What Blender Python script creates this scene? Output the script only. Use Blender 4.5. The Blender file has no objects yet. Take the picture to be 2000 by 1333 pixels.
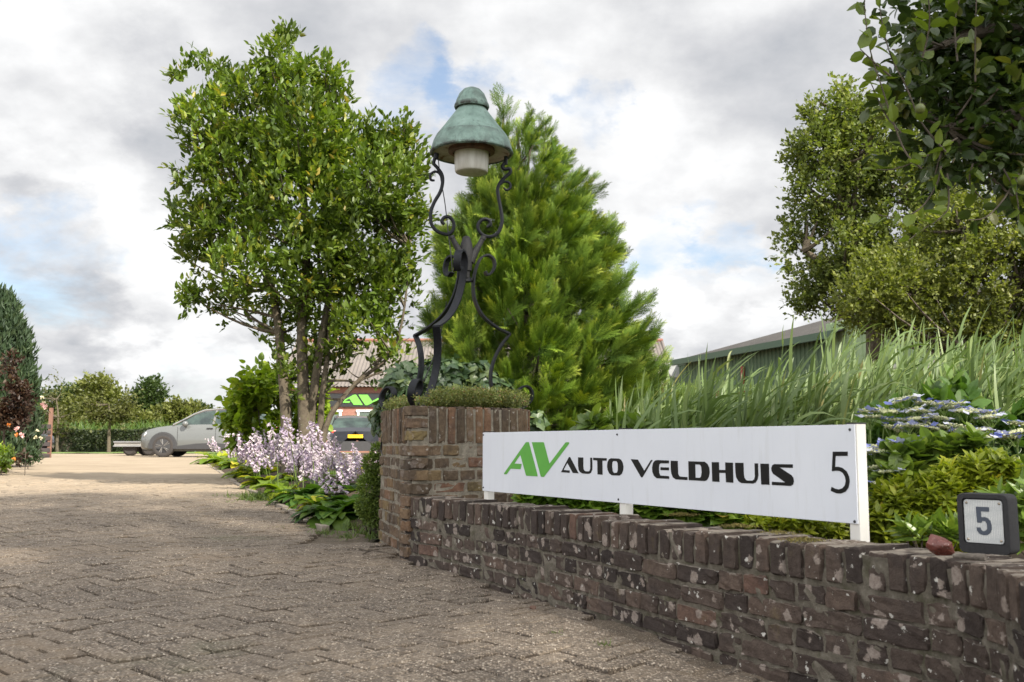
import bpy, math, random
import numpy as np
from mathutils import Vector, Matrix, noise as mn
random.seed(7); RNG = np.random.default_rng(11)
SC = bpy.context.scene; COL = SC.collection
R = math.radians
# ------------------------------------------------------------ camera
FPX = 1944.0; HC = 0.70; TH = math.atan(201.5/FPX)
cam_d = bpy.data.cameras.new("camera"); cam = bpy.data.objects.new("camera", cam_d); COL.objects.link(cam)
cam_d.sensor_width = 36.0; cam_d.lens = FPX/2000*36; cam_d.clip_start = 0.05; cam_d.clip_end = 3000
cam.location = (0, 0, HC); cam.rotation_euler = (R(90)+TH, 0, 0)
cam_d.dof.use_dof = True; cam_d.dof.focus_distance = 5.6; cam_d.dof.aperture_fstop = 8.0
SC.camera = cam
# ------------------------------------------------------------ sun, sky, exposure
SUN_PHI, SUN_EL = R(50), R(40)
SV = Vector((math.cos(SUN_PHI)*math.cos(SUN_EL), -math.sin(SUN_PHI)*math.cos(SUN_EL), math.sin(SUN_EL)))
sl = bpy.data.lights.new("sun", 'SUN'); sl.energy = 5.0; sl.angle = R(0.9); sl.color = (1.0, 0.93, 0.82)
so = bpy.data.objects.new("sun", sl); COL.objects.link(so); so.location = (20, -20, 30)
so.rotation_euler = SV.to_track_quat('Z', 'Y').to_euler()
SC.view_settings.view_transform = 'Standard'; SC.view_settings.look = 'None'
SC.view_settings.gamma = 1.0; SC.view_settings.exposure = 0.85
SC.cycles.max_bounces = 6; SC.cycles.transparent_max_bounces = 6; SC.cycles.diffuse_bounces = 3
SC.cycles.transmission_bounces = 3; SC.cycles.glossy_bounces = 2
SC.cycles.caustics_reflective = False; SC.cycles.caustics_refractive = False

def pdir(px, py):
    v = (666.5-py)/FPX; u = (px-1000)/FPX
    return Vector((u, math.cos(TH)-v*math.sin(TH), math.sin(TH)+v*math.cos(TH)))
def P(px, py, Y):
    d = pdir(px, py); return Vector((d.x*Y/d.y, Y, HC+d.z*Y/d.y))

W = bpy.data.worlds.new("World"); SC.world = W; W.use_nodes = True
def build_world():
    nt = W.node_tree; nt.nodes.clear(); N = nt.nodes.new; L = nt.links.new
    def math_(op, a, b=None, c=None, clamp=False):
        n = N('ShaderNodeMath'); n.operation = op; n.use_clamp = clamp
        for i, s in enumerate((a, b, c)):
            if s is None: continue
            if isinstance(s, (int, float)): n.inputs[i].default_value = s
            else: L(s, n.inputs[i])
        return n.outputs[0]
    def vm(op, a, b):
        n = N('ShaderNodeVectorMath'); n.operation = op
        for i, s in enumerate((a, b)):
            if isinstance(s, (tuple, Vector)): n.inputs[i].default_value = s
            else: L(s, n.inputs[i])
        return n
    def noise(vec, scale, detail, rough=.55, dist=0.0, out='Fac'):
        n = N('ShaderNodeTexNoise'); n.inputs['Scale'].default_value = scale; n.inputs['Detail'].default_value = detail
        n.inputs['Roughness'].default_value = rough; n.inputs['Distortion'].default_value = dist
        L(vec, n.inputs['Vector']); return n.outputs[out]
    tc = N('ShaderNodeTexCoord').outputs['Generated']
    # flatten clouds towards the horizon: direction / (z + k)
    sep = N('ShaderNodeSeparateXYZ'); L(tc, sep.inputs[0])
    den = math_('ADD', math_('MAXIMUM', sep.outputs[2], 0.0), 0.42)
    comb = N('ShaderNodeCombineXYZ')
    L(math_('DIVIDE', sep.outputs[0], den), comb.inputs[0]); L(math_('DIVIDE', sep.outputs[1], den), comb.inputs[1])
    comb.inputs[2].default_value = 3.7
    wv = noise(comb.outputs[0], 3.4, 9, .62, 0, 'Color')
    off = vm('SUBTRACT', wv, (.5, .5, .5)); sc = vm('MULTIPLY', off.outputs[0], (.30, .30, .26)); dd = vm('ADD', tc, sc.outputs[0])
    nrm = vm('NORMALIZE', dd.outputs[0], (0, 0, 0)).outputs[0]
    def blob(px, py, r_px, amt):
        d = pdir(px, py).normalized(); r = math.atan(r_px/FPX)
        dot = vm('DOT_PRODUCT', nrm, d).outputs['Value']
        m = N('ShaderNodeMapRange'); m.interpolation_type = 'SMOOTHSTEP'
        L(dot, m.inputs[0]); m.inputs[1].default_value = math.cos(r*1.35); m.inputs[2].default_value = math.cos(r*.25)
        m.inputs[3].default_value = 0; m.inputs[4].default_value = amt
        return m.outputs[0]
    def total(lst):
        s = None
        for b in lst:
            o = blob(*b); s = o if s is None else math_('ADD', s, o)
        return s
    n_sh = noise(comb.outputs[0], 1.5, 10, .52, .0)
    n_f = noise(comb.outputs[0], 5.0, 9, .56, .0)
    br = total([(60, 60, 170, .26), (60, 400, 180, .16), (260, 420, 130, .12), (420, 520, 110, .12), (170, 610, 220, .30),
                (470, 700, 200, .26), (1440, 570, 170, .36), (1250, 470, 190, .22), (1180, 340, 160, .2), (1050, 60, 160, .16), (1000, 1100, 1800, .0),
                (260, 720, 140, .16), (40, 250, 150, .14), (1500, 520, 90, .2)])
    dk = total([(70, 500, 120, .40), (230, 560, 100, .18), (330, 190, 150, .04), (560, 40, 240, .02), (1330, 240, 260, .06), (1600, 180, 240, .02),
                (130, 690, 110, .30), (330, 690, 130, .26), (1560, 300, 160, -.10), (1450, 130, 220, -.16), (200, 130, 200, -.10), (420, 790, 120, .22), (1440, 545, 50, .2)])
    val = math_('ADD', math_('MULTIPLY', math_('SUBTRACT', n_sh, .5), 1.25), .69)
    val = math_('ADD', val, math_('MULTIPLY', math_('SUBTRACT', n_f, .5), 1.35))
    val = math_('ADD', val, math_('MULTIPLY', br, .85)); val = math_('SUBTRACT', val, math_('MULTIPLY', dk, 1.0))
    cr = N('ShaderNodeValToRGB'); L(val, cr.inputs[0]); e = cr.color_ramp.elements
    e[0].position = .0; e[0].color = (.17, .195, .24, 1); e[1].position = 1.0; e[1].color = (.57, .572, .575, 1)
    for p, c in ((.22, (.225, .245, .28, 1)), (.45, (.32, .33, .35, 1)), (.62, (.385, .39, .405, 1)), (.8, (.475, .478, .485, 1))):
        q = e.new(p); q.color = c
    blue = total([(1135, 240, 80, .72), (1220, 215, 50, .3), (800, 130, 110, .85), (900, 190, 80, .6), (1440, 455, 80, .7), (1040, 160, 80, .5),
                  (120, 530, 120, .5), (1330, 500, 70, .45), (430, 690, 120, .35), (560, 480, 110, .6)])
    n_b = noise(comb.outputs[0], 3.4, 8, .6, .3)
    bm = math_('ADD', blue, math_('MULTIPLY', math_('SUBTRACT', n_b, .54), 3.4))
    mr = N('ShaderNodeMapRange'); mr.interpolation_type = 'SMOOTHSTEP'; L(bm, mr.inputs[0])
    mr.inputs[1].default_value = .12; mr.inputs[2].default_value = 1.15; mr.inputs[3].default_value = 0; mr.inputs[4].default_value = .92
    sky = N('ShaderNodeTexSky'); sky.sky_type = 'NISHITA'; sky.sun_disc = False
    sky.sun_elevation = SUN_EL; sky.sun_rotation = math.atan2(SV.x, SV.y); sky.dust_density = 1.5
    b1 = N('ShaderNodeBackground'); L(sky.outputs[0], b1.inputs[0]); b1.inputs[1].default_value = .085
    thin = N('ShaderNodeBackground'); thin.inputs[0].default_value = (.07, .085, .105, 1)   # thin high veil lit over the blue
    add = N('ShaderNodeAddShader'); L(b1.outputs[0], add.inputs[0]); L(thin.outputs[0], add.inputs[1])
    b2 = N('ShaderNodeBackground'); L(cr.outputs[0], b2.inputs[0])
    # clouds on the sun's side of the sky are lit from the front and much brighter
    sm = N('ShaderNodeMapRange'); sm.interpolation_type = 'SMOOTHSTEP'; L(sep.outputs[1], sm.inputs[0])
    for i_, v_ in enumerate((.55, -.35, 1.0, 2.6)): sm.inputs[i_+1].default_value = v_
    L(sm.outputs[0], b2.inputs[1])
    mx = N('ShaderNodeMixShader'); L(mr.outputs[0], mx.inputs[0]); L(b2.outputs[0], mx.inputs[1]); L(add.outputs[0], mx.inputs[2])
    out = N('ShaderNodeOutputWorld'); L(mx.outputs[0], out.inputs[0])
build_world()

# ------------------------------------------------------------ object helpers
def thing(name, label, cat, loc=(0, 0, 0), group=None, kind=None):
    o = bpy.data.objects.new(name, None); COL.objects.link(o); o.location = loc; o.empty_display_size = .1
    o['label'] = label; o['category'] = cat
    if group: o['group'] = group
    if kind: o['kind'] = kind
    return o
def tag(o, label, cat, group=None, kind=None):
    o['label'] = label; o['category'] = cat
    if group: o['group'] = group
    if kind: o['kind'] = kind
    return o
def link(name, me, mats, parent=None):
    if mats is not None:
        for m in (mats if isinstance(mats, (list, tuple)) else [mats]): me.materials.append(m)
    o = bpy.data.objects.new(name, me); COL.objects.link(o)
    if parent is not None:
        o.parent = parent
        o.matrix_parent_inverse = Matrix.Translation(-parent.location) if parent.type == 'EMPTY' else Matrix()
    return o
def copy_of(o, parent=None, matrix=None):
    c = o.copy(); COL.objects.link(c)
    if parent is not None: c.parent = parent
    return c
def mesh_np(name, V, F, smooth=False, rnd=None, mi=None):
    """V (n,3); F list of int arrays (m,k) of equal k inside each array"""
    me = bpy.data.meshes.new(name); V = np.asarray(V, dtype=np.float32)
    F = [np.asarray(f, dtype=np.int32) for f in (F if isinstance(F, list) else [F]) if len(f)]
    me.vertices.add(len(V)); me.vertices.foreach_set('co', V.ravel())
    loops = np.concatenate([f.ravel() for f in F]); tot = np.concatenate([np.full(len(f), f.shape[1], np.int32) for f in F])
    start = np.concatenate([[0], np.cumsum(tot)[:-1]]).astype(np.int32)
    me.loops.add(len(loops)); me.loops.foreach_set('vertex_index', loops)
    me.polygons.add(len(tot)); me.polygons.foreach_set('loop_start', start); me.polygons.foreach_set('loop_total', tot)
    if mi is not None: me.polygons.foreach_set('material_index', np.asarray(mi, np.int32))
    me.update(calc_edges=True)
    me.polygons.foreach_set('use_smooth', np.full(len(tot), smooth))
    if rnd is not None:
        a = me.attributes.new('rnd', 'FLOAT', 'POINT'); a.data.foreach_set('value', np.asarray(rnd, np.float32))
    me.validate(); return me
class MB:
    """collects loose pieces into one mesh"""
    def __init__(s): s.V = []; s.F = {}; s.n = 0; s.r = []
    def add(s, V, F, r=0.0, mi=0):
        V = np.asarray(V, float).reshape(-1, 3)
        for f in F: s.F.setdefault((len(f), mi), []).append([i+s.n for i in f])
        s.V.append(V); s.n += len(V); s.r.append(np.full(len(V), r) if np.isscalar(r) else np.asarray(r)); return s
    def addn(s, V, Fs, r=0.0, mi=0):
        V = np.asarray(V, float)
        for f in Fs:
            f = np.asarray(f)
            if len(f): s.F.setdefault((f.shape[1], mi), []).extend((f+s.n).tolist())
        s.V.append(V); s.n += len(V); s.r.append(np.full(len(V), r) if np.isscalar(r) else np.asarray(r)); return s
    def box(s, c, d, rz=0, r=0.0, mi=0, M=None):
        x, y, z = [k/2 for k in d]
        V = np.array([(-x,-y,-z),(x,-y,-z),(x,y,-z),(-x,y,-z),(-x,-y,z),(x,-y,z),(x,y,z),(-x,y,z)])
        if M is not None: V = V @ np.array(M)[:3, :3].T
        elif rz: c_, s_ = math.cos(rz), math.sin(rz); V = V @ np.array([(c_, s_, 0), (-s_, c_, 0), (0, 0, 1)])
        return s.add(V+np.array(c), [(0,3,2,1),(4,5,6,7),(0,1,5,4),(1,2,6,5),(2,3,7,6),(3,0,4,7)], r, mi)
    def tube(s, pts, rad, n=8, caps=True, mi=0, r=0.0):
        pts = [Vector(p) for p in pts]; k = len(pts); rad = [rad]*k if np.isscalar(rad) else list(rad)
        V = []; up = Vector((.123, .2, 1)).normalized(); prev = None
        for i in range(k):
            t = (pts[min(i+1, k-1)]-pts[max(i-1, 0)]).normalized()
            if prev is None: a = t.cross(up); a = a if a.length > .05 else t.cross(Vector((1, 0, 0)))
            else: a = prev-t*prev.dot(t)
            a.normalize(); prev = a; b = t.cross(a)
            for j in range(n):
                q = 2*math.pi*j/n; V.append(pts[i]+(a*math.cos(q)+b*math.sin(q))*rad[i])
        F = [(i*n+j, i*n+(j+1) % n, (i+1)*n+(j+1) % n, (i+1)*n+j) for i in range(k-1) for j in range(n)]
        if caps: F += [tuple(range(n))[::-1], tuple((k-1)*n+j for j in range(n))]
        return s.add([tuple(v) for v in V], F, r, mi)
    def lathe(s, prof, c, n=32, tilt=None, mi=0, r=0.0):
        V = []
        for (rr, z) in prof:
            for j in range(n): q = 2*math.pi*j/n; V.append((rr*math.cos(q), rr*math.sin(q), z))
        V = np.array(V)
        if tilt is not None: V = V @ np.array(tilt)[:3, :3].T
        F = [(i*n+j, i*n+(j+1) % n, (i+1)*n+(j+1) % n, (i+1)*n+j) for i in range(len(prof)-1) for j in range(n)]
        return s.add(V+np.array(c), F, r, mi)
    def build(s, name, mats, parent=None, smooth=False, bevel=0):
        F = []; mi = []
        for (k, m), f in s.F.items(): F.append(np.array(f)); mi += [m]*len(f)
        me = mesh_np(name, np.concatenate(s.V), F, smooth, np.concatenate(s.r), mi)
        if smooth: me.set_sharp_from_angle(angle=R(40))
        o = link(name, me, mats, parent)
        if bevel:
            b = o.modifiers.new('b', 'BEVEL'); b.width = bevel; b.segments = 2; b.limit_method = 'ANGLE'; b.angle_limit = R(35)
        return o
def prism(poly, z0, z1):
    """closed prism of a convex or simple xy polygon -> V, F"""
    n = len(poly); V = [(x, y, z0) for x, y in poly]+[(x, y, z1) for x, y in poly]
    return V, [tuple(range(n))[::-1], tuple(range(n, 2*n))]+[(i, (i+1) % n, n+(i+1) % n, n+i) for i in range(n)]

# ------------------------------------------------------------ material helpers
def newmat(name):
    m = bpy.data.materials.new(name); m.use_nodes = True; nt = m.node_tree; nt.nodes.clear()
    return m, nt
class G:
    """tiny node graph helper"""
    def __init__(s, name):
        s.m, s.nt = newmat(name); s.N = s.nt.nodes.new; s.L = s.nt.links.new
        s.out = s.N('ShaderNodeOutputMaterial'); s.tc = None
    def inp(s, n, k, v):
        if v is None: return
        if hasattr(v, 'is_output') or isinstance(v, bpy.types.NodeSocket): s.L(v, n.inputs[k])
        else:
            if isinstance(v, tuple) and len(v) == 3 and n.inputs[k].type == 'RGBA': v = v+(1,)
            n.inputs[k].default_value = v
    def obj(s):
        if s.tc is None: s.tc = s.N('ShaderNodeNewGeometry').outputs['Position']
        return s.tc
    def rnd(s):
        a = s.N('ShaderNodeAttribute'); a.attribute_name = 'rnd'; return a.outputs['Fac']
    def math(s, op, a, b=None, c=None, clamp=False):
        n = s.N('ShaderNodeMath'); n.operation = op; n.use_clamp = clamp
        for i, v in enumerate((a, b, c)): s.inp(n, i, v)
        return n.outputs[0]
    def mapv(s, vec, scale=(1, 1, 1), rot=(0, 0, 0), loc=(0, 0, 0)):
        n = s.N('ShaderNodeMapping'); s.L(vec, n.inputs[0]); n.inputs['Scale'].default_value = scale
        n.inputs['Rotation'].default_value = rot; n.inputs['Location'].default_value = loc; return n.outputs[0]
    def noise(s, scale, detail=4, rough=.55, vec=None, dist=0, out='Fac'):
        n = s.N('ShaderNodeTexNoise'); s.L(vec or s.obj(), n.inputs['Vector']); n.inputs['Scale'].default_value = scale
        n.inputs['Detail'].default_value = detail; n.inputs['Roughness'].default_value = rough; n.inputs['Distortion'].default_value = dist
        return n.outputs[out]
    def voro(s, scale, vec=None, feat='F1', out='Distance', rand=1):
        n = s.N('ShaderNodeTexVoronoi'); n.feature = feat; s.L(vec or s.obj(), n.inputs['Vector']); n.inputs['Scale'].default_value = scale
        n.inputs['Randomness'].default_value = rand; return n.outputs[out]
    def ramp(s, v, stops, interp='LINEAR'):
        n = s.N('ShaderNodeValToRGB'); s.L(v, n.inputs[0]); e = n.color_ramp.elements; n.color_ramp.interpolation = interp
        stops = [(p, (c+(1,) if isinstance(c, tuple) else (c, c, c, 1))) for p, c in stops]
        e[0].position, e[0].color = stops[0]; e[1].position, e[1].color = stops[-1]
        for p, c in stops[1:-1]: q = e.new(p); q.color = c
        return n.outputs[0]
    def rng(s, v, a, b, c=0.0, d=1.0, smooth=True):
        n = s.N('ShaderNodeMapRange'); s.L(v, n.inputs[0]); n.interpolation_type = 'SMOOTHSTEP' if smooth else 'LINEAR'
        for i, k in enumerate((a, b, c, d)): n.inputs[i+1].default_value = k
        return n.outputs[0]
    def mix(s, f, a, b, mode='MIX'):
        n = s.N('ShaderNodeMix'); n.data_type = 'RGBA'; n.blend_type = mode
        s.inp(n, 0, f)
        for k, v in ((6, a), (7, b)): s.inp(n, k, v)
        return n.outputs[2]
    def bump(s, h, strength=.5, dist=.01, prev=None):
        n = s.N('ShaderNodeBump'); n.inputs['Strength'].default_value = strength; n.inputs['Distance'].default_value = dist
        s.L(h, n.inputs['Height'])
        if prev is not None: s.L(prev, n.inputs['Normal'])
        return n.outputs[0]
    def pbr(s, col, rough=.6, normal=None, metal=0, spec=.5, coat=0):
        n = s.N('ShaderNodeBsdfPrincipled'); s.inp(n, 'Base Color', col); s.inp(n, 'Roughness', rough); s.inp(n, 'Metallic', metal)
        n.inputs['Specular IOR Level'].default_value = spec; n.inputs['Coat Weight'].default_value = coat
        if normal is not None: s.L(normal, n.inputs['Normal'])
        return n.outputs[0]
    def done(s, sh): s.L(sh, s.out.inputs[0]); return s.m
def simple(name, col, rough=.6, metal=0, var=.12, scale=20, bump=0.0, spec=.5, coat=0):
    g = G(name); n = g.noise(scale, 5)
    c1 = tuple(k*(1-var) for k in col); c2 = tuple(min(1, k*(1+var)) for k in col)
    nb = g.bump(g.noise(scale*4, 4), bump, .004) if bump else None
    return g.done(g.pbr(g.ramp(n, [(.3, c1), (.7, c2)]), rough, nb, metal, spec, coat))
def leafmat(name, stops, rough=.45, trans=.35, clump=1.5, clump_amt=.35, spec=.4, tmul=(1.5, 1.6, .6)):
    """stops: colours picked by the per-leaf random value"""
    g = G(name); col = g.ramp(g.rnd(), stops)
    cl = g.noise(clump, 3, .6)
    col = g.mix(1.0, col, g.ramp(cl, [(.3, (1-clump_amt,)*3), (.7, (1+clump_amt*.4, 1+clump_amt*.4, 1.0))]), 'MULTIPLY')
    p = g.pbr(col, rough, None, 0, spec)
    t = g.N('ShaderNodeBsdfTranslucent'); g.L(g.mix(1.0, col, tmul, 'MULTIPLY'), t.inputs[0])
    mx = g.N('ShaderNodeMixShader'); mx.inputs[0].default_value = trans; g.L(p, mx.inputs[1]); g.L(t.outputs[0], mx.inputs[2])
    return g.done(mx.outputs[0])

# ------------------------------------------------------------ foliage helpers
def leaf_tmpl(w=.5, shape=((.0, .0), (.3, 1.), (.7, .72), (1., 0.)), fold=.18, droop=.12):
    """(verts along/across/up for unit length, faces) with a midrib fold"""
    V = []; F = []; idx = []
    for t, k in shape:
        z = -droop*t*t*1.0
        if k == 0: idx.append((len(V),)); V.append((t, 0, z))
        else:
            a = len(V); idx.append((a, a+1, a+2)); h = w/2*k
            V += [(t, -h, z+fold*h), (t, 0, z), (t, h, z+fold*h)]
    T = []; Q = []
    for a, b in zip(idx, idx[1:]):
        if len(a) == 1 and len(b) == 3: T += [(a[0], b[1], b[0]), (a[0], b[2], b[1])]
        elif len(a) == 3 and len(b) == 1: T += [(a[0], a[1], b[0]), (a[1], a[2], b[0])]
        elif len(a) == 3: Q += [(a[0], a[1], b[1], b[0]), (a[1], a[2], b[2], b[1])]
    return np.array(V), [np.array(T).reshape(-1, 3), np.array(Q).reshape(-1, 4)]
def quad_tmpl(w=.6):
    return np.array([(0, 0, 0), (.45, -w/2, .04), (1, 0, -.08), (.45, w/2, .04)]), [np.array([(0, 1, 2), (0, 2, 3)]), np.zeros((0, 4), int)]
LEAF = leaf_tmpl(.5); OVAL = leaf_tmpl(.62, ((0, 0), (.25, .9), (.6, 1.), (.85, .6), (1, 0)), .2, .18)
LONG = leaf_tmpl(.3, ((0, 0), (.35, 1.), (.7, .8), (1, 0)), .25, .15)
HEART = leaf_tmpl(.85, ((0, 0), (.08, .8), (.35, 1.), (.7, .7), (1, 0)), .2, .3)
RHOMB = quad_tmpl(.62)
def ivy_tmpl():
    o = [(0, .0), (-.12, .28), (.10, .52), (.38, .34), (.52, .44), (.62, .26), (1.0, 0)]
    pts = [(x, y) for x, y in o]+[(x, -y) for x, y in o[1:-1]][::-1]
    V = [(x, y, -.1*abs(y)-.12*x*x) for x, y in pts]+[(.35, 0, .05)]; c = len(V)-1; n = len(pts)
    return np.array(V), [np.array([(c, i, (i+1) % n) for i in range(n)]), np.zeros((0, 4), int)]
IVY = ivy_tmpl()
def frames(D, Nh):
    X = D/np.maximum(np.linalg.norm(D, axis=1, keepdims=True), 1e-6)
    Z = Nh-(Nh*X).sum(1, keepdims=True)*X; Z /= np.maximum(np.linalg.norm(Z, axis=1, keepdims=True), 1e-6)
    return X, np.cross(Z, X), Z
def scatter(name, tmpl, pos, D, Nh, size, mat, parent=None, rnd=None, wscale=None, smooth=False):
    """one mesh of many copies of a small template"""
    tv, tf = tmpl; n = len(pos); k = len(tv); X, Y, Z = frames(D, Nh)
    size = np.broadcast_to(size, (n,)).astype(float); ws = size if wscale is None else size*wscale
    V = (pos[:, None, :]+size[:, None, None]*tv[None, :, 0:1]*X[:, None, :]+ws[:, None, None]*tv[None, :, 1:2]*Y[:, None, :]
         + size[:, None, None]*tv[None, :, 2:3]*Z[:, None, :]).reshape(-1, 3)
    off = (np.arange(n)*k)[:, None, None]
    F = [(f[None]+off).reshape(-1, f.shape[1]) for f in tf if len(f)]
    rnd = RNG.random(n) if rnd is None else rnd
    me = mesh_np(name, V, F, smooth, np.repeat(rnd, k))
    return link(name, me, mat, parent) if mat is not None else me
def rdir(n, up=0.0, spread=1.0):
    v = RNG.normal(size=(n, 3))*spread; v[:, 2] += up
    return v/np.linalg.norm(v, axis=1, keepdims=True)
def blob_pts(blobs, n, Y, depth=1.0, hollow=.45, gap=.0, gscale=1.2, yfun=None):
    """blobs in photo pixels at distance Y (cx,cy,r[,density[,dY]]) -> sample points spread through real ellipsoids"""
    w = np.array([(b[2]**2.2)*(b[3] if len(b) > 3 else 1) for b in blobs]); w = w/w.sum(); out = []; nor = []
    for b, ww in zip(blobs, w):
        k = int(n*ww)+2; dy = b[4] if len(b) > 4 else 0
        c = np.array(P(b[0], b[1], Y+dy)); r = b[2]/FPX*(Y+dy)
        d = rdir(k); q = (hollow+(1-hollow)*RNG.random(k)**.7)*(.86+.2*RNG.random(k))
        ax = np.array([r, r*depth, r]); p = c+d*q[:, None]*ax
        out.append(p); nor.append(d)
    out = np.concatenate(out); nor = np.concatenate(nor)
    if gap > 0:
        keep = np.array([mn.noise(Vector(p)*gscale) for p in out]) > -1+gap
        out = out[keep]; nor = nor[keep]
    return out, nor
def twigs_to_leaves(tp, td, m, tl, lsize, spread=.8, up=.3, jit=.25, upn=1.0, njit=.45):
    """leaves along twigs starting at tp in direction td"""
    n = len(tp); t = np.tile(np.linspace(.1, 1, m), n); base = np.repeat(tp, m, 0); d = np.repeat(td, m, 0)
    tl = np.repeat(np.broadcast_to(tl, (n,)), m)
    pos = base+d*(t*tl)[:, None]+RNG.normal(size=(n*m, 3))*lsize*jit
    ld = d*(.35+.5*t[:, None])+rdir(n*m)*spread; ld[:, 2] += up
    nh = RNG.normal(size=(n*m, 3))*njit; nh[:, 2] += upn
    return pos, ld, nh, lsize*(.65+.6*RNG.random(n*m))
def bez(a, b, bend, n=6):
    a = Vector(a); b = Vector(b); m = (a+b)/2+Vector(bend)
    return [a*(1-t)**2+m*2*t*(1-t)+b*t*t for t in [i/(n-1) for i in range(n)]]
def limbs(mb, stems, targets, r0=.03, r1=.004, sides=5, sag=.15):
    """thin branches from the nearest lower stem point out to each target"""
    pts = [Vector(p) for s in stems for p in s]
    for t in targets:
        t = Vector(t); best = min(pts, key=lambda p: (p-t).length+max(0, p.z-t.z+.1)*2)
        L_ = (t-best).length
        mb.tube(bez(best, t, (random.uniform(-.1, .1)*L_, random.uniform(-.1, .1)*L_, -sag*L_), 6), [r0*(1-i/5)*min(1, L_)+r1 for i in range(6)], sides, caps=False)
# ============================================================ TERRAIN
_gy = np.array([-30, -5, 0, 2.5, 6, 9, 12, 16, 20, 26, 33, 60, 3000]); _gd = np.array([.76, .74, .725, .70, .61, .565, .53, .50, .47, .445, .43, .42, .42])
_ty = np.linspace(-30, 70, 1001); _tz = HC-np.interp(_ty, _gy, _gd); _tz = np.convolve(np.pad(_tz, 20, mode='edge'), np.ones(41)/41, 'valid')
def gz(x, y):
    """height of the land; x, y arrays or numbers"""
    x = np.asarray(x, float); y = np.asarray(y, float)
    z = np.interp(y, _ty, _tz)
    f = np.clip((13-y)/5, 0, 1)*np.clip((y-1)/2, 0, 1)
    z = z+f*(.014*np.sin(x*1.7+y*.9+.6)+.011*np.sin(y*2.3-x*.8)+.006*np.sin(x*3.9-y*3.1))
    z = z+.035*np.exp(-((y-10.6)/1.5)**2-((x+4.2)/2.2)**2)
    return z
def gpt(px, py):
    """where the sight line through a pixel meets the land"""
    d = pdir(px, py); Y = 3.0; 
    for i in range(60):
        z = float(gz(d.x/d.y*Y, Y)); Y = Y*.5+.5*(z-HC)/(d.z/d.y)
    return Vector((d.x/d.y*Y, Y, float(gz(d.x/d.y*Y, Y))))
def grid(xs, ys, zf):
    X, Y = np.meshgrid(xs, ys); V = np.stack([X, Y, zf(X, Y)], -1).reshape(-1, 3); w = len(xs); h = len(ys)
    i = (np.arange(h-1)[:, None]*w+np.arange(w-1)[None]).ravel()
    return V, np.stack([i, i+1, i+w+1, i+w], 1)
def pn(X, Y, s, seed=0.0):
    V = np.vectorize(lambda a, b: mn.fractal(Vector((a*s, b*s, seed)), .6, 2.1, 4)); return V(X, Y)

def mat_pavers():
    g = G('concrete_pavers'); pos = g.obj()
    peb = g.voro(125, feat='F1', out='Color'); pd = g.voro(125, feat='F1', out='Distance'); pd2 = g.voro(210, feat='F1')
    sepc = g.N('ShaderNodeSeparateColor'); g.L(peb, sepc.inputs[0])
    pc = g.ramp(sepc.outputs[0], [(0, (.075, .062, .050)), (.25, (.12, .098, .077)), (.5, (.175, .142, .108)), (.75, (.255, .207, .156)), (.9, (.33, .275, .215)), (1, (.45, .39, .315))])
    base = g.ramp(g.rnd(), [(0, (.082, .063, .047)), (.5, (.122, .096, .072)), (1, (.170, .134, .098))])
    ex = g.rng(g.noise(2.2, 4), .28, .52)                      # worn patches show their pebbles
    pebm = g.math('MULTIPLY', g.rng(pd, .66, .50, smooth=True), g.math('ADD', g.math('MULTIPLY', ex, .25), .72))
    c = g.mix(pebm, base, pc)
    c = g.mix(g.rng(g.noise(1.1, 5, .65, dist=.6), .52, .74, 0, .8), c, (.20, .152, .105))   # sand trodden over it
    c = g.mix(g.rng(g.noise(60, 4, .7), .62, .72, 0, .6), c, (.045, .045, .030))
    gm = g.rng(g.noise(.9, 5, .6, vec=g.mapv(pos, loc=(9, 4, 0))), .60, .74, 0, .4); c = g.mix(gm, c, (.09, .10, .05))
    # a paler, sandier tan is blended in with distance
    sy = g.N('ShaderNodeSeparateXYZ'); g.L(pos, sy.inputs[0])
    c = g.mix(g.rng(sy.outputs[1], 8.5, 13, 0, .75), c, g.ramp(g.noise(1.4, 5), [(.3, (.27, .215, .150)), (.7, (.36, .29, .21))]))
    h = g.math('ADD', g.math('MULTIPLY', g.rng(pd, .7, .0, smooth=True), .8), g.math('MULTIPLY', g.rng(pd2, .6, 0), .25))
    nb = g.bump(h, .9, .0035); nb = g.bump(g.noise(14, 4), .5, .006, nb)
    return g.done(g.pbr(c, .82, nb, spec=.3))
def mat_sand():
    g = G('sand'); c = g.ramp(g.noise(4, 6, .7), [(.3, (.070, .054, .038)), (.55, (.145, .112, .080)), (.8, (.25, .198, .142))])
    gr = g.voro(260, out='Color'); sp = g.N('ShaderNodeSeparateColor'); g.L(gr, sp.inputs[0])
    c = g.mix(g.rng(sp.outputs[0], .82, .95, 0, .6), c, (.40, .35, .28)); c = g.mix(g.rng(sp.outputs[1], .8, .97, 0, .65), c, (.06, .05, .04))
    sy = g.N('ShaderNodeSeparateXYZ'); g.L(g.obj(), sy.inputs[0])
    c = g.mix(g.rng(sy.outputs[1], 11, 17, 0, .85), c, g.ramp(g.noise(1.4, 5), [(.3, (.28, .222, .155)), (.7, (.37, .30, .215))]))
    nb = g.bump(g.voro(240), .6, .003); nb = g.bump(g.noise(25, 5, .7), .5, .01, nb)
    return g.done(g.pbr(c, .9, nb, spec=.25))
def mat_soil():
    g = G('soil'); c = g.ramp(g.noise(9, 6, .7), [(.3, (.035, .026, .019)), (.6, (.085, .062, .043)), (.8, (.16, .12, .085))])
    return g.done(g.pbr(c, .95, g.bump(g.noise(40, 6, .75), 1, .02), spec=.2))
M_PAV = mat_pavers(); M_SAND = mat_sand(); M_SOIL = mat_soil()
M_GRASSG = simple('turf', (.11, .16, .045), .9, var=.35, scale=3, bump=.6)

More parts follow.
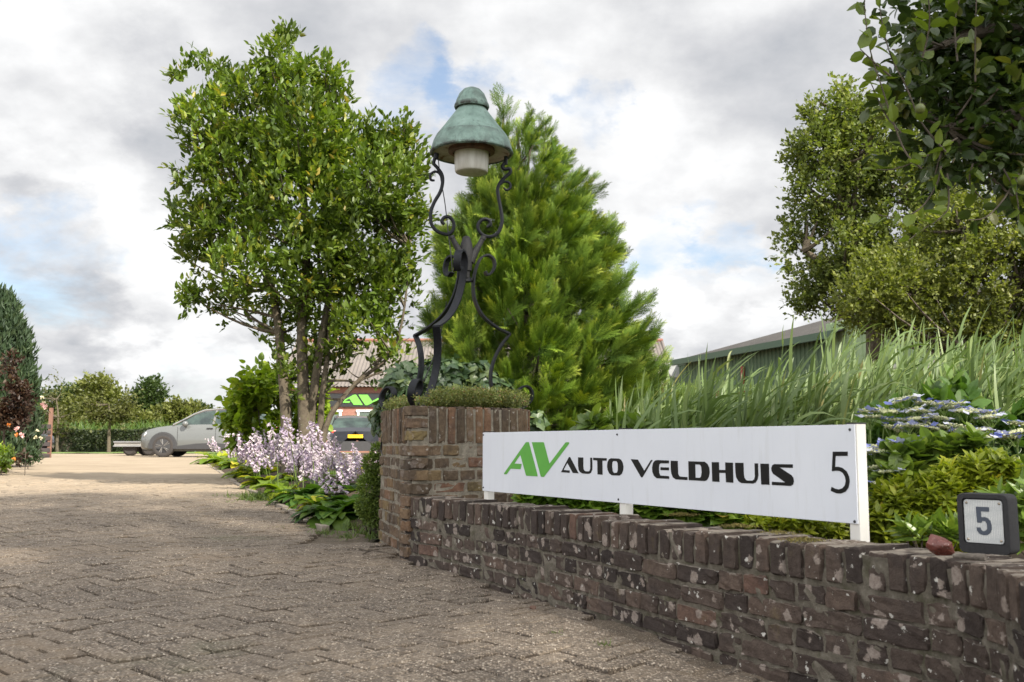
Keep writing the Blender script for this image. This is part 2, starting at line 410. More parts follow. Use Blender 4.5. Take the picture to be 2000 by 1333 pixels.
# land out to the horizon
xs = np.concatenate([-np.geomspace(1500, 30, 14), np.linspace(-26, 26, 27), np.geomspace(30, 1500, 14)])
ys = np.concatenate([[-400, -100, -40, -20], np.linspace(-10, 60, 36), np.geomspace(70, 2500, 18)])
V, F = grid(xs, ys, lambda X, Y: gz(X, Y)-.13)
link('ground', mesh_np('ground', V, F, True), M_GRASSG)['kind'] = 'structure'
# sandy bedding of the driveway: fine grid, drifts rise over the pavers here and there
xs = np.concatenate([np.linspace(-40, -10, 30), np.linspace(-9.8, 3.4, 200), [6, 12]]); ys = np.concatenate([np.linspace(-6, .5, 8), np.linspace(.6, 15, 260), np.linspace(15.4, 46, 60)])
def sand_z(X, Y):
    n = pn(X, Y, .55, 3.1); n2 = pn(X, Y, 2.3, 8.0)
    z = gz(X, Y)-.0215+np.clip(n*.019+n2*.009-.006, -.006, .02)
    far = np.clip((Y-12)/3, 0, 1); z = z*(1-far)+(gz(X, Y)+.003)*far
    return z
# ============================================================ BRICKWORK
TOP = HC-.285                                    # top of the low wall
FRONT = [(.78, .9), (.93, 1.45), (1.03, 1.9), (1.085, 2.15), (1.11, 2.38), (1.07, 2.56), (.98, 2.72), (.78, 3.04), (.534, 3.46), (.255, 4.13), (-.074, 4.80), (-.36, 5.22), (-.53, 5.46), (-.60, 5.60)]
def smooth_path(pts, n=4):
    p = [np.array(q, float) for q in pts]
    for _ in range(n):
        q = [p[0]]
        for a, b in zip(p, p[1:]): q += [a*.75+b*.25, a*.25+b*.75]
        q.append(p[-1]); p = q
    return np.array(p)
class Path:
    def __init__(s, pts): s.p = np.array(pts, float); s.d = np.concatenate([[0], np.cumsum(np.linalg.norm(np.diff(s.p, axis=0), axis=1))]); s.len = s.d[-1]
    def at(s, t):
        q = np.array([np.interp(t, s.d, s.p[:, 0]), np.interp(t, s.d, s.p[:, 1])])
        a = np.array([np.interp(t+.03, s.d, s.p[:, 0]), np.interp(t+.03, s.d, s.p[:, 1])]); b = np.array([np.interp(t-.03, s.d, s.p[:, 0]), np.interp(t-.03, s.d, s.p[:, 1])])
        if t+.03 > s.len: a = q
        if t-.03 < 0: b = q
        v = a-b; return q, v/np.linalg.norm(v)
PF = Path(smooth_path(FRONT))
def brick_tmpl(k=(0, .5, 1)):
    a = [-1, -.86, -.3, .3, .86, 1]; n = len(a); idx = {}; V = []
    for i in range(n):
        for j in range(n):
            for l in range(n):
                if i in (0, n-1) or j in (0, n-1) or l in (0, n-1): idx[i, j, l] = len(V); V.append((a[i], a[j], a[l]))
    F = []; m = n-1
    for i in range(m):
        for j in range(m):
            F += [(idx[i, j, 0], idx[i, j+1, 0], idx[i+1, j+1, 0], idx[i+1, j, 0]), (idx[i, j, m], idx[i+1, j, m], idx[i+1, j+1, m], idx[i, j+1, m]),
                  (idx[i, 0, j], idx[i+1, 0, j], idx[i+1, 0, j+1], idx[i, 0, j+1]), (idx[i, m, j], idx[i, m, j+1], idx[i+1, m, j+1], idx[i+1, m, j]),
                  (idx[0, i, j], idx[0, i, j+1], idx[0, i+1, j+1], idx[0, i+1, j]), (idx[m, i, j], idx[m, i+1, j], idx[m, i+1, j+1], idx[m, i, j+1])]
    return np.array(V, float), np.array(F)
BT, BF = brick_tmpl()
def add_brick(mb, c, t, size, rough=.0022, tilt=.012, rnd=None):
    """c centre, t unit tangent in plan, size (along, depth, height)"""
    h = np.array(size)/2; V = BT*h
    ch = .0042+.002*random.random()
    # pull corners and edges in
    e = (np.abs(BT) > .95).sum(1)
    for ax in range(3):
        m = (np.abs(BT[:, ax]) > .95) & (e >= 2); V[m, ax] -= np.sign(V[m, ax])*ch*np.where(e[m] == 3, .8, .45)
    V = V+RNG.normal(size=V.shape)*rough*(1+.8*(e[:, None] >= 2))
    if random.random() < .22:                              # a chipped corner
        i = random.choice(np.where(e == 3)[0]); dd = np.linalg.norm(V-V[i], axis=1); V -= (np.sign(V)*np.clip(1-dd/.024, 0, 1)[:, None]*.009)
    a, b = random.gauss(0, tilt), random.gauss(0, tilt*.6)
    n = np.array([t[1], -t[0]])
    x = V[:, 0]+a*V[:, 2]; z = V[:, 2]-a*V[:, 0]; y = V[:, 1]+b*V[:, 0]
    W_ = np.stack([c[0]+x*t[0]-y*n[0], c[1]+x*t[1]-y*n[1], c[2]+z], 1)
    mb.addn(W_, [BF], random.random() if rnd is None else rnd)

def mat_brick(name, stops, lichen=.6, moss=.3, white=.5):
    g = G(name); c = g.ramp(g.rnd(), stops)
    c = g.mix(g.rng(g.noise(38, 6, .7), .35, .7, 0, .7), c, g.mix(1.0, c, (.45, .42, .42), 'MULTIPLY'))
    c = g.mix(g.rng(g.noise(7, 5, .65), .45, .65, 0, .5), c, (.05, .040, .036))
    # round pale lichen discs with ragged rims
    wob = g.noise(48, 5, .75, out='Color'); vv = g.N('ShaderNodeVectorMath'); vv.operation = 'MULTIPLY_ADD'
    g.L(wob, vv.inputs[0]); vv.inputs[1].default_value = (.040, .040, .040); g.L(g.obj(), vv.inputs[2]); w = vv.outputs[0]
    d1 = g.voro(19, w, 'F1'); dc = g.voro(19, w, 'F1', 'Color'); s1 = g.N('ShaderNodeSeparateColor'); g.L(dc, s1.inputs[0])
    rad = g.rng(s1.outputs[0], .30, 1.0, 0, .50, smooth=False)
    m1 = g.math('MULTIPLY', g.rng(g.math('SUBTRACT', rad, d1), -.03, .05), g.rng(g.noise(4.2, 3), .26, .38, 0, lichen))
    c = g.mix(m1, c, g.ramp(g.noise(90, 3), [(.3, (.22, .175, .145)), (.7, (.34, .29, .25))]))
    d2 = g.voro(58, w, 'F1'); dc2 = g.voro(58, w, 'F1', 'Color'); s2 = g.N('ShaderNodeSeparateColor'); g.L(dc2, s2.inputs[0])
    rad2 = g.rng(s2.outputs[1], .86, 1.0, 0, .45, smooth=False)
    m2 = g.math('MULTIPLY', g.rng(g.math('SUBTRACT', rad2, d2), -.02, .05), white); c = g.mix(m2, c, (.62, .60, .54))
    c = g.mix(g.rng(g.noise(11, 6, .7, vec=g.mapv(g.obj(), loc=(3, 8, 1))), .60, .72, 0, moss), c, (.16, .13, .045))
    nz_ = g.N('ShaderNodeSeparateXYZ'); g.L(g.N('ShaderNodeNewGeometry').outputs['True Normal'], nz_.inputs[0])   # upward faces blended to pale grey-tan through noise
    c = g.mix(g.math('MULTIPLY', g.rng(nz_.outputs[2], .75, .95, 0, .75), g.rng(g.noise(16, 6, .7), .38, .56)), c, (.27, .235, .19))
    h = g.math('ADD', g.noise(70, 6, .7), g.math('MULTIPLY', g.noise(240, 3, .7), .5))
    return g.done(g.pbr(c, .85, g.bump(h, 1.0, .007), spec=.2))
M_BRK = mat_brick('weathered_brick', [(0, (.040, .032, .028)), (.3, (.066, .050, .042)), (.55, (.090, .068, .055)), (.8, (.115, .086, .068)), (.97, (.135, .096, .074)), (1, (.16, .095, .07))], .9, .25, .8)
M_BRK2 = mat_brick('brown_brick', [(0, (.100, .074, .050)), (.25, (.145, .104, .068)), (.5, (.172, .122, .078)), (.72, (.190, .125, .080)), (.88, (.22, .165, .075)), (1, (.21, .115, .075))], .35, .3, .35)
def mat_mortar(name='mortar', k=1.0, moss=.6):
    g = G(name); c = g.ramp(g.noise(30, 6, .7), [(.3, (.085*k, .073*k, .056*k)), (.55, (.165*k, .146*k, .114*k)), (.8, (.28*k, .255*k, .21*k))])
    c = g.mix(g.rng(g.noise(9, 5, .7), .52, .66, 0, moss), c, (.07, .068, .035))
    return g.done(g.pbr(c, .95, g.bump(g.noise(120, 6, .8), 1, .008), spec=.2))
M_MOR = mat_mortar(); M_MORP = mat_mortar('pale_mortar', 1.65, .15)

def ribbon(mb, path, s0, s1, off, thick, z0, z1, step=.03, nz=10, amp=.004):
    """the mortar body: a closed strip following the path, its face finely lumpy"""
    n = max(3, int((s1-s0)/step)); V = []; rows = []
    prof = [(off, z0+(z1-z0)*k/nz) for k in range(nz+1)]+[(off+thick, z1), (off+thick, z0)]
    for i in range(n+1):
        q, t = path.at(s0+(s1-s0)*i/n); nn = np.array([t[1], -t[0]])*FSIDE
        for k, (o, z) in enumerate(prof):
            j = amp*random.gauss(0, 1) if k <= nz else 0
            p = q-nn*(o+j); V.append((p[0], p[1], z+(j if k == nz else 0)))
    m = len(prof); F = [(i*m+k, (i+1)*m+k, (i+1)*m+(k+1) % m, i*m+(k+1) % m) for i in range(n) for k in range(m)]
    F += [tuple(range(m)), tuple(n*m+k for k in range(m))[::-1]]
    mb.add(V, F)
# the outward (driveway) side of the front line is to its left-hand when walking away from the camera
FSIDE = -1
wall = thing('brick_wall', 'low curved brick wall with lichen spots running beside the driveway under the white sign', 'wall', (.2, 4, 0))
mb = MB(); pitch = .0655; s = .02; 
while s < PF.len-.03:
    q, t = PF.at(s); n = np.array([t[1], -t[0]])*FSIDE
    w = .0525+.005*random.random(); dpt = .205+random.gauss(0, .006); jut = random.gauss(0, .004)
    c = q-n*(dpt/2-jut)
    add_brick(mb, (c[0], c[1], TOP-.0525+random.gauss(0, .0035)), t, (w, dpt, .102+random.gauss(0, .0015)), .0010, .012)
    s += pitch*(w/.0515)
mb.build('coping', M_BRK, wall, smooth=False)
mb = MB()
for k in range(7):
    zc = TOP-.105-.012-.0275-.0655*k; s = -.05-.07*random.random(); 
    while s < PF.len-.02:
        L_ = .205 if random.random() < (.72 if k % 2 else .45) else .100
        if float(np.dot(PF.at(max(s, .02))[1], PF.at(min(max(s, 0)+.2, PF.len-.03))[1])) < .985: L_ = .098
        q, t = PF.at(min(max(s+L_/2, .02), PF.len-.02)); n = np.array([t[1], -t[0]])*FSIDE; jut = random.gauss(-.001, .0025)
        c = q-n*(.05-jut+.002)
        add_brick(mb, (c[0], c[1], zc+random.gauss(0, .0016)), t, (L_, .10, .0545+random.gauss(0, .0012)), .0017, .008)
        # back face of the wall
        c = q-n*(.152); add_brick(mb, (c[0], c[1], zc), t, (L_, .10, .055), .0015, .008)
        s += L_+.0095
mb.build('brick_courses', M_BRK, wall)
mb = MB(); ribbon(mb, PF, 0, PF.len, .009, .19, -.25, TOP-.016, nz=16)
mb.build('mortar_bed', M_MOR, wall)
# ---- planter pier
PA, PB, PC, PD, PE, PG = (-.862, 6.55), (-.553, 5.52), (.045, 5.93), (.115, 6.22), (-.02, 6.95), (-.52, 7.15)
PTOP = HC+.213
pier = thing('brick_planter', 'many-sided brown brick planter pier with upright bricks round its rim, carrying the lantern', 'planter', (-.4, 6.2, 0))
poly = [PA, PB, PC, PD, PE, PG]
ms, mc = MB(), MB(); mm = MB()
for ei in range(6):
    a = np.array(poly[ei]); b = np.array(poly[(ei+1) % 6]); L_ = np.linalg.norm(b-a); t = (b-a)/L_; n = np.array([t[1], -t[0]])
    s0 = 0.0
    if ei == 1:        # three flat bricks stitched in at the corner
        for k in range(3):
            c = a+t*(.052)-n*.05; add_brick(mc, (c[0], c[1], PTOP-.0275-.0655*k*1.06), t, (.105-.004*k, .10, .054), .0016)
        s0 = .112
    if ei == 0: 
        for k in range(3):
            c = a+t*.05-n*.05; add_brick(mc, (c[0], c[1], PTOP-.03-.07*k), t, (.10, .10, .056), .0016)
        s0 = .108
    s = s0; p = .0605
    while s < L_-.04:
        w = .047+.006*random.random(); c = a+t*(s+w/2)-n*(.05-random.gauss(0, .0025))
        if s+w > L_-(.10 if ei == 0 else -.004): break
        add_brick(ms, (c[0], c[1], PTOP-.105+random.gauss(0, .0015)), t, (w, .10, .208), .0016, .006); s += w+.0115
    for k in range(12):
        zc = PTOP-.222-.0275-.0688*k; s = -.02-.09*(k % 2)*0; first = True
        while s < L_-.01:
            l_ = .10 if (random.random() < .62) else .205
            if first and k % 2: l_ = .155
            l_ = min(l_, L_-s); 
            if l_ < .03: break
            c = a+t*(s+l_/2)-n*(.05-random.gauss(-.001, .003))
            add_brick(mc, (c[0], c[1], zc+random.gauss(0, .0015)), t, (l_, .10, .0565), .0010, .006); s += l_+.0125; first = False
    o = -n*.008
ctr = np.mean(poly, 0)
ins = [tuple(np.array(q)*.989+ctr*.011) for q in poly]
V, F = prism(ins, -.2, PTOP-.012); mm.add(V, F)
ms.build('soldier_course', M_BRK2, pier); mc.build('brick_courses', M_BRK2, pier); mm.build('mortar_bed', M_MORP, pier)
V, F = prism([tuple(np.array(q)*.80+ctr*.20) for q in poly], PTOP-.05, PTOP+.004); MB().add(V, F).build('soil', M_SOIL, pier)
# ============================================================ DRIVEWAY AND BEDS
wf = PF.p[::6]
def near_wall(X, Y):
    d = np.full(np.shape(X), 9.0)
    for (a, b) in wf: d = np.minimum(d, np.hypot(X-a, Y-b))
    return d
V, F = grid(xs, ys, lambda X, Y: sand_z(X, Y)+.024*np.clip(1-near_wall(X, Y)/.55, 0, 1)*(.6+.8*pn(X, Y, 3, 5)))
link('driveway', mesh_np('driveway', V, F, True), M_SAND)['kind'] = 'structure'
EDGE = [gpt(*p) for p in ((400, 905), (430, 920), (450, 932), (470, 944), (514, 963), (560, 981), (613, 999), (660, 1016), (700, 1031), (745, 1044))]
KERB = [gpt(*p) for p in ((400, 906), (430, 925), (455, 942), (480, 957), (524, 977), (553, 993), (590, 1013), (630, 1035))]
edge_y = np.array([e.y for e in EDGE])[::-1]; edge_x = np.array([e.x for e in EDGE])[::-1]
kerb_y = np.array([e.y for e in KERB])[::-1]; kerb_x = np.array([e.x for e in KERB])[::-1]
# herringbone on a half-brick lattice: tile (x,y) by (x-y) mod 4
def herring():
    """plan rectangles (cx,cy,w,h) of a 2:1 herringbone bond, cell size c"""
    out = []; c = .092; n = 260
    for x in range(-n, n):
        for y in range(-n, n):
            k = (x-y) % 4
            if k == 0: out.append(((x+1)*c, (y+.5)*c, 2*c, c))      # horizontal brick covers (x,y),(x+1,y)
            elif k == 2: out.append(((x+.5)*c, (y+1)*c, c, 2*c)) if False else None
            if k == 3: out.append(((x+.5)*c, (y+1)*c, c, 2*c))      # vertical brick covers (x,y),(x,y+1)
    return [o for o in out if o]
H = np.array(herring()); A = R(47); ca, sa = math.cos(A), math.sin(A)
CX = H[:, 0]*ca-H[:, 1]*sa-3.2; CY = H[:, 0]*sa+H[:, 1]*ca+8.0
lim = np.interp(CY, kerb_y, kerb_x-.04); wl = np.interp(CY, PF.p[:, 1], PF.p[:, 0]); limx = np.where(CY < 6.3, wl-.02, lim)
keep = (CY > 1.4) & (CY < 15.5) & (CX < limx) & (np.abs(CX) < CY*.56+.6) & (CX > -9)
H, CX, CY = H[keep], CX[keep], CY[keep]; n = len(H)
hw = H[:, 2]/2-.0050; hh = H[:, 3]/2-.0050; bev = .0075
tx, ty = RNG.normal(size=n)*.018, RNG.normal(size=n)*.018; dz = RNG.normal(size=n)*.0024; jx = RNG.normal(size=(n, 2))*.0012
Vp = np.zeros((n, 12, 3)); 
for i, (sx, sy) in enumerate(((-1, -1), (1, -1), (1, 1), (-1, 1))):
    for lvl, (ins_, z) in enumerate(((bev, 0.0), (0.0, -.005), (0.0, -.028))):
        lx = sx*(hw-ins_)+jx[:, 0]; ly = sy*(hh-ins_)+jx[:, 1]
        X = CX+lx*ca-ly*sa; Y = CY+lx*sa+ly*ca
        Vp[:, lvl*4+i, 0] = X; Vp[:, lvl*4+i, 1] = Y; Vp[:, lvl*4+i, 2] = gz(X, Y)+z+dz+tx*lx+ty*ly
fq = [(0, 1, 2, 3)]+[(4+i, 4+(i+1) % 4, (i+1) % 4, i) for i in range(4)]+[(8+i, 8+(i+1) % 4, 4+(i+1) % 4, 4+i) for i in range(4)]
Fp = (np.array(fq)[None]+(np.arange(n)*12)[:, None, None]).reshape(-1, 4)
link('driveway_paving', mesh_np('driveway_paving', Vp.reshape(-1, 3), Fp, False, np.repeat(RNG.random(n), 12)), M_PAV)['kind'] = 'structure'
# kerb of flat edging slabs
mb = MB()
for i in range(len(KERB)-1):
    a, b = KERB[i], KERB[i+1]; L_ = (b-a).length; k = max(1, round(L_/1.0)); w = .055
    for j in range(k):
        p, q = a.lerp(b, j/k), a.lerp(b, (j+1)/k); t = (q-p).normalized(); n_ = Vector((t.y, -t.x, 0)); n_ = n_ if n_.x > 0 else -n_
        c = (p+q)/2+n_*w*.5; z = float(gz(c.x, c.y))+(.012 if c.y > 7.8 else .004)+random.gauss(0, .002)
        mb.box((c.x, c.y, z-.06), ((q-p).length-.012, w, .12), math.atan2(t.y, t.x)+random.gauss(0, .006), r=random.random())
kb = mb.build('kerb', simple('kerb_concrete', (.22, .185, .145), .9, var=.3, scale=14, bump=1), None, bevel=.006); kb['kind'] = 'structure'
# planted bed on the right of the drive
def edge_line(Y): return np.interp(Y, edge_y, edge_x)
yy = np.concatenate([np.linspace(6.62, 24, 120), np.linspace(25, 33, 10)]); V = []; w = 24
for y in yy:
    x0 = float(edge_line(y)) if y < edge_y[-1] else edge_x[-1]+(y-edge_y[-1])*.2
    for i in range(w):
        t = (i/(w-1))**1.7; x = x0-.03+t*(6+.5*y); lump = .035*mn.fractal(Vector((x*2.5, y*2.5, 1)), .6, 2, 4)
        V.append((x, y, float(gz(x, y))+(-.02 if i == 0 else .022+lump)+min(.12, .3*max(0, x-x0-.2))))
F = [(i*w+j, i*w+j+1, (i+1)*w+j+1, (i+1)*w+j) for i in range(len(yy)-1) for j in range(w-1)]
o = link('planting_bed', mesh_np('planting_bed', V, np.array(F), True), M_SOIL); o['kind'] = 'structure'
# garden soil behind the low wall
Vg = []; Fg = []; k = 0; bk = []
for i in range(0, 60):
    q, t = PF.at(PF.len*i/59); n_ = np.array([t[1], -t[0]])*FSIDE; bk.append(q-n_*.19)
bk = [b for b in bk if True]
cols = [0, .3, .8, 1.6, 3, 6, 12, 30]
for b in bk:
    for c in cols:
        x = b[0]+c*.9; y = b[1]+c*.42; z = .29+.03*mn.noise(Vector((x*2, y*2, 5))); Vg.append((x, y, z))
m = len(cols); Fg = [(i*m+j, i*m+j+1, (i+1)*m+j+1, (i+1)*m+j) for i in range(len(bk)-1) for j in range(m-1)]
V2, F2 = grid(np.linspace(-.1, 34, 30), np.linspace(5.0, 40, 34), lambda X, Y: .285+0*X)
mb = MB(); mb.addn(Vg, [np.array(Fg)]); mb.addn(V2-np.array([0, 0, .01]), [F2])
o = mb.build('garden_soil', M_SOIL, None, True); o['kind'] = 'structure'
# grass verge in front of the hedge
V, F = grid(np.linspace(-45, -6, 60), np.linspace(44.5, 50.5, 8), lambda X, Y: gz(X, Y)+.03+.02*np.sin(X*3+Y*5))
M_VERGE = simple('verge_grass', (.13, .19, .045), .9, var=.3, scale=5, bump=.8)
o = link('grass_verge', mesh_np('grass_verge', V, F, True), M_VERGE); o['kind'] = 'structure'
# ============================================================ SIGN, NUMBER POST, LANTERN
def zoompts(pts, x0, y0, s): return [(x0+a/s, y0+b/s) for a, b in pts]
LOGO_A = zoompts([(718,175),(780,172),(793,185),(1003,985),(998,1012),(733,996),(720,988),(583,485),(438,697),(612,706),(588,836),(345,823),(248,960),(190,960),(182,940)], 970, 850, 12.5)
LOGO_V = zoompts([(862,176),(1145,176),(1158,190),(1293,700),(1680,188),(1700,177),(1765,177),(1775,190),(1770,215),(1165,1015),(1150,1025),(1095,1022),(1080,1010)], 970, 850, 12.5)
ZB = (1090, 880, 14.286); ZC = (1220, 885, 11.111); ZD = (1380, 890, 11.111); ZE = (1610, 870, 7.013)
TXT = [
 [zoompts([(305,188),(340,188),(575,640),(415,630),(262,348),(155,548),(328,562),(325,628),(88,610)], *ZB)],
 [zoompts([(560,195),(708,200),(708,450),(718,530),(745,572),(790,585),(860,585),(888,565),(902,500),(900,205),(955,207),(962,450),(955,540),(925,620),(870,655),(790,655),(680,645),(620,610),(580,550),(562,430)], *ZB)],
 [zoompts([(980,205),(1360,220),(1358,288),(1240,288),(1245,680),(1105,672),(1098,285),(985,272)], *ZB)],
 [zoompts([(1480,220),(1700,230),(1760,262),(1805,340),(1830,460),(1820,560),(1785,650),(1720,705),(1500,697),(1430,640),(1385,540),(1372,430),(1385,330),(1420,255)], *ZB),
  zoompts([(1545,298),(1630,303),(1662,340),(1672,440),(1670,560),(1650,620),(1620,630),(1560,628),(1528,580),(1512,450),(1518,340)], *ZB)],
 [zoompts([(135,135),(290,145),(430,388),(575,152),(610,155),(395,525),(380,533),(360,530)], *ZC)],
 [zoompts([(965,165),(965,228),(785,225),(755,250),(748,320),(752,430),(775,490),(965,505),(972,565),(700,550),(640,500),(605,410),(600,310),(620,220),(660,168),(700,155)], *ZC)],
 [zoompts([(780,310),(965,317),(962,378),(780,372)], *ZC)],
 [zoompts([(1003,168),(1155,175),(1165,450),(1185,500),(1210,515),(1365,525),(1368,590),(1110,575),(1050,530),(1018,450),(1005,350)], *ZC)],
 [zoompts([(1385,180),(1740,192),(1800,240),(1840,320),(1848,420),(1830,520),(1790,590),(1740,610),(1395,592)], *ZC),
  zoompts([(1535,250),(1640,255),(1665,300),(1675,420),(1662,510),(1640,540),(1542,538)], *ZC)],
 [zoompts([(115,143),(272,147),(277,312),(412,316),(408,150),(575,158),(585,592),(425,582),(415,380),(278,376),(285,575),(128,565)], *ZD)],
 [zoompts([(622,158),(805,160),(812,400),(825,480),(860,535),(895,545),(1000,545),(1035,520),(1052,460),(1045,170),(1120,172),(1127,430),(1110,520),(1065,590),(1010,610),(760,600),(690,555),(645,470),(630,350)], *ZD)],
 [zoompts([(1170,178),(1355,180),(1368,637),(1190,630)], *ZD)],
 [zoompts([(1875,193),(1875,270),(1590,260),(1850,430),(1890,490),(1898,570),(1880,630),(1830,663),(1422,640),(1422,570),(1712,585),(1450,400),(1415,340),(1408,270),(1430,210),(1480,187)], *ZD)]]
NUM5 = [zoompts([(118,88),(322,88),(322,147),(157,147),(150,297),(190,294),(250,310),(310,360),(342,430),(350,500),(335,580),(295,635),(230,662),(170,660),(90,625),(100,570),(150,595),(200,605),(250,590),(285,545),(295,490),(285,430),(255,380),(210,352),(160,350),(105,357)], *ZE)]

def fill_mesh(loops, origin, U, Vv, Nn, thick=.0008, name='letters'):
    """flat letters with counters: loops of (u,v) metres on the plane origin+u*U+v*Vv, raised by thick"""
    c = bpy.data.curves.new('t', 'CURVE'); c.dimensions = '2D'; c.fill_mode = 'BOTH'; c.extrude = thick/2
    for lp in loops:
        s = c.splines.new('POLY'); s.points.add(len(lp)-1); s.use_cyclic_u = True
        for i, (a, b) in enumerate(lp): s.points[i].co = (a, b, 0, 1)
    o = bpy.data.objects.new('t', c); COL.objects.link(o); bpy.context.view_layer.update()
    me = bpy.data.meshes.new_from_object(o.evaluated_get(bpy.context.evaluated_depsgraph_get()))
    bpy.data.objects.remove(o); bpy.data.curves.remove(c)
    M = Matrix((U, Vv, Nn)).transposed().to_4x4(); M.translation = Vector(origin)+Vector(Nn)*thick/2
    me.transform(M); me.name = name; return me
A0 = P(942.5, 957.5, 5.17); B0 = P(1675.5, 1026.5, 3.02); A1 = P(942.5, 845.5, 5.17); B1 = P(1668, 829.5, 3.02)
zb, zt = (A0.z+B0.z)/2, (A1.z+B1.z)/2
a2 = Vector((A0.x, A0.y, 0)); b2 = Vector((B0.x, B0.y, 0)); SU = (b2-a2).normalized(); SL = (b2-a2).length
SNn = Vector((SU.y, -SU.x, 0)); SNn = SNn if SNn.dot(-a2) > 0 else -SNn      # faces the drive
SO = Vector((a2.x, a2.y, zb)); CAMP = Vector((0, 0, HC))
def on_sign(px, py):
    d = pdir(px, py); t = (SO-CAMP).dot(SNn)/d.dot(SNn); q = CAMP+d*t
    return ((q-SO).dot(SU), q.z-SO.z)
M_WHITE = simple('white_panel', (.74, .76, .80), .38, var=.025, scale=6, spec=.5)
g = G('white_panel'); n1 = g.noise(2.5, 5, .6); c = g.ramp(n1, [(.3, (.60, .62, .665)), (.7, (.66, .68, .72))])
c = g.mix(g.rng(g.noise(1, 6, .7, vec=g.mapv(g.obj(), scale=(26, 26, 2.2))), .52, .74, 0, .22), c, (.40, .40, .36)); c = g.mix(g.rng(g.noise(60, 3, .7), .68, .78, 0, .35), c, (.42, .41, .38)); M_WHITE = g.done(g.pbr(c, .42, spec=.45))
M_POST = simple('white_post', (.66, .64, .59), .5, var=.05, scale=9)
M_BLACKP = simple('black_plastic', (.02, .02, .022), .45, var=.2)
M_GREENL = simple('green_vinyl', (.085, .33, .035), .45, var=.05)
M_BLACKL = simple('black_vinyl', (.008, .008, .007), .5, var=.1, spec=.2)
sign = thing('company_sign', 'long white sign reading AUTO VELDHUIS with a green logo, above the low wall', 'sign', tuple(a2.lerp(b2, .5)+Vector((0, 0, .3))))
def obox(mb, o, U, N_, u0, u1, z0, z1, n0, n1, mi=0, r=0.0):
    """box in the sign's frame: along U, up, out along N_"""
    V = [Vector((o[0], o[1], 0))+U*u+N_*nn+Vector((0, 0, z)) for z in (z0, z1) for (u, nn) in ((u0, n0), (u1, n0), (u1, n1), (u0, n1))]
    mb.add([tuple(v) for v in V], [(0,3,2,1),(4,5,6,7),(0,1,5,4),(1,2,6,5),(2,3,7,6),(3,0,4,7)], r, mi)
mb = MB(); obox(mb, SO, SU, SNn, 0, SL, zb, zt, -.004, 0); mb.build('panel', M_WHITE, sign, bevel=.0008)
wall_top = TOP-.008
for u in (.005, on_sign(1208, 990)[0], SL-.036):
    mb = MB(); obox(mb, SO, SU, SNn, u, u+.04, wall_top-.10, zt+.002, -.045, -.005); po = mb.build('post', M_POST, sign, bevel=.002)
    mb = MB(); obox(mb, SO, SU, SNn, u-.001, u+.041, zt+.002, zt+.006, -.046, -.004); mb.build('post_cap', M_BLACKP, po)
lg = [[on_sign(*p) for p in lp] for lp in (LOGO_A, LOGO_V)]
link('logo', fill_mesh(lg, SO+SNn*.0004, SU, Vector((0, 0, 1)), SNn), M_GREENL, sign)
link('lettering', fill_mesh([[on_sign(*p) for p in lp] for gl in TXT for lp in gl], SO+SNn*.0004, SU, Vector((0, 0, 1)), SNn), M_BLACKL, sign)
link('house_number', fill_mesh([[on_sign(*p) for p in lp] for lp in NUM5], SO+SNn*.0004, SU, Vector((0, 0, 1)), SNn), M_BLACKL, sign)
for (px, py) in ((944.5, 850), (944.5, 952.5), (1205.5, 849), (1208, 976), (1660, 839.5), (1669.5, 1019)):
    u, v = on_sign(px, py); mb = MB(); c = SO+SU*u+Vector((0, 0, v))
    Mq = SNn.to_track_quat('Z', 'Y').to_matrix(); mb.lathe([(0, .004), (.0025, .0038), (.0042, .002), (.0048, .0003)], tuple(c), 12, Mq); mb.build('screw', M_BLACKP, sign, True)

# house number block on the wall
M_RUB = simple('grey_plastic', (.014, .0135, .015), .75, var=.35, scale=120, bump=.7)
HB = P(1873, 1073, 2.70); hu = (P(1964, 1080, 2.615)-HB); hu.z = 0; hu.normalize(); hn = Vector((hu.y, -hu.x, 0))
nb_ = thing('house_number_block', 'small dark grey block with a white plate reading 5 on the wall', 'number plate', tuple(HB))
def rrect(w, h, r, n=5, c=(0, 0)):
    out = []
    for (sx, sy, a0) in ((1, 1, 0), (-1, 1, 90), (-1, -1, 180), (1, -1, 270)):
        for k in range(n+1):
            a = R(a0+90*k/n); out.append((c[0]+sx*(w/2-r)+r*math.cos(a), c[1]+sy*(h/2-r)+r*math.sin(a)))
    return out
wB, hB, dB = .133, .156, .062; base = HB+Vector((0, 0, -.008))
def bp(u, v, d=0): return base+hu*(wB/2+u)+Vector((0, 0, hB/2+v))+hn*d
lean = .055
def bl(v): v = Vector(v); dz = v.z-base.z; return v-hn*dz*lean+hu*(-dz*.03)
outer = rrect(wB, hB, .016); inner = rrect(.106, .120, .010, c=(0, .006)); n = len(outer)
V = [bl(bp(u, v, -dB)) for u, v in outer]+[bl(bp(u, v, -.003)) for u, v in outer]+[bl(bp(u*.975, v*.98, 0)) for u, v in outer]+[bl(bp(u, v, 0)) for u, v in inner]+[bl(bp(u, v, -.006)) for u, v in inner]
F = [tuple(range(n))[::-1]]+[(L*n+i, L*n+(i+1) % n, (L+1)*n+(i+1) % n, (L+1)*n+i) for L in range(4) for i in range(n)]+[tuple(4*n+i for i in range(n))]
MB().add([tuple(v) for v in V], F).build('block', M_RUB, nb_, True)
g = G('reflective_plate'); h = g.voro(330, rand=.15); c = g.ramp(h, [(.25, (.62, .62, .58)), (.5, (.36, .37, .37))])
c = g.mix(g.rng(g.noise(45, 4, .7), .66, .74, 0, .8), c, (.12, .07, .04)); M_PLATE = g.done(g.pbr(c, .35, g.bump(h, .4, .001)))
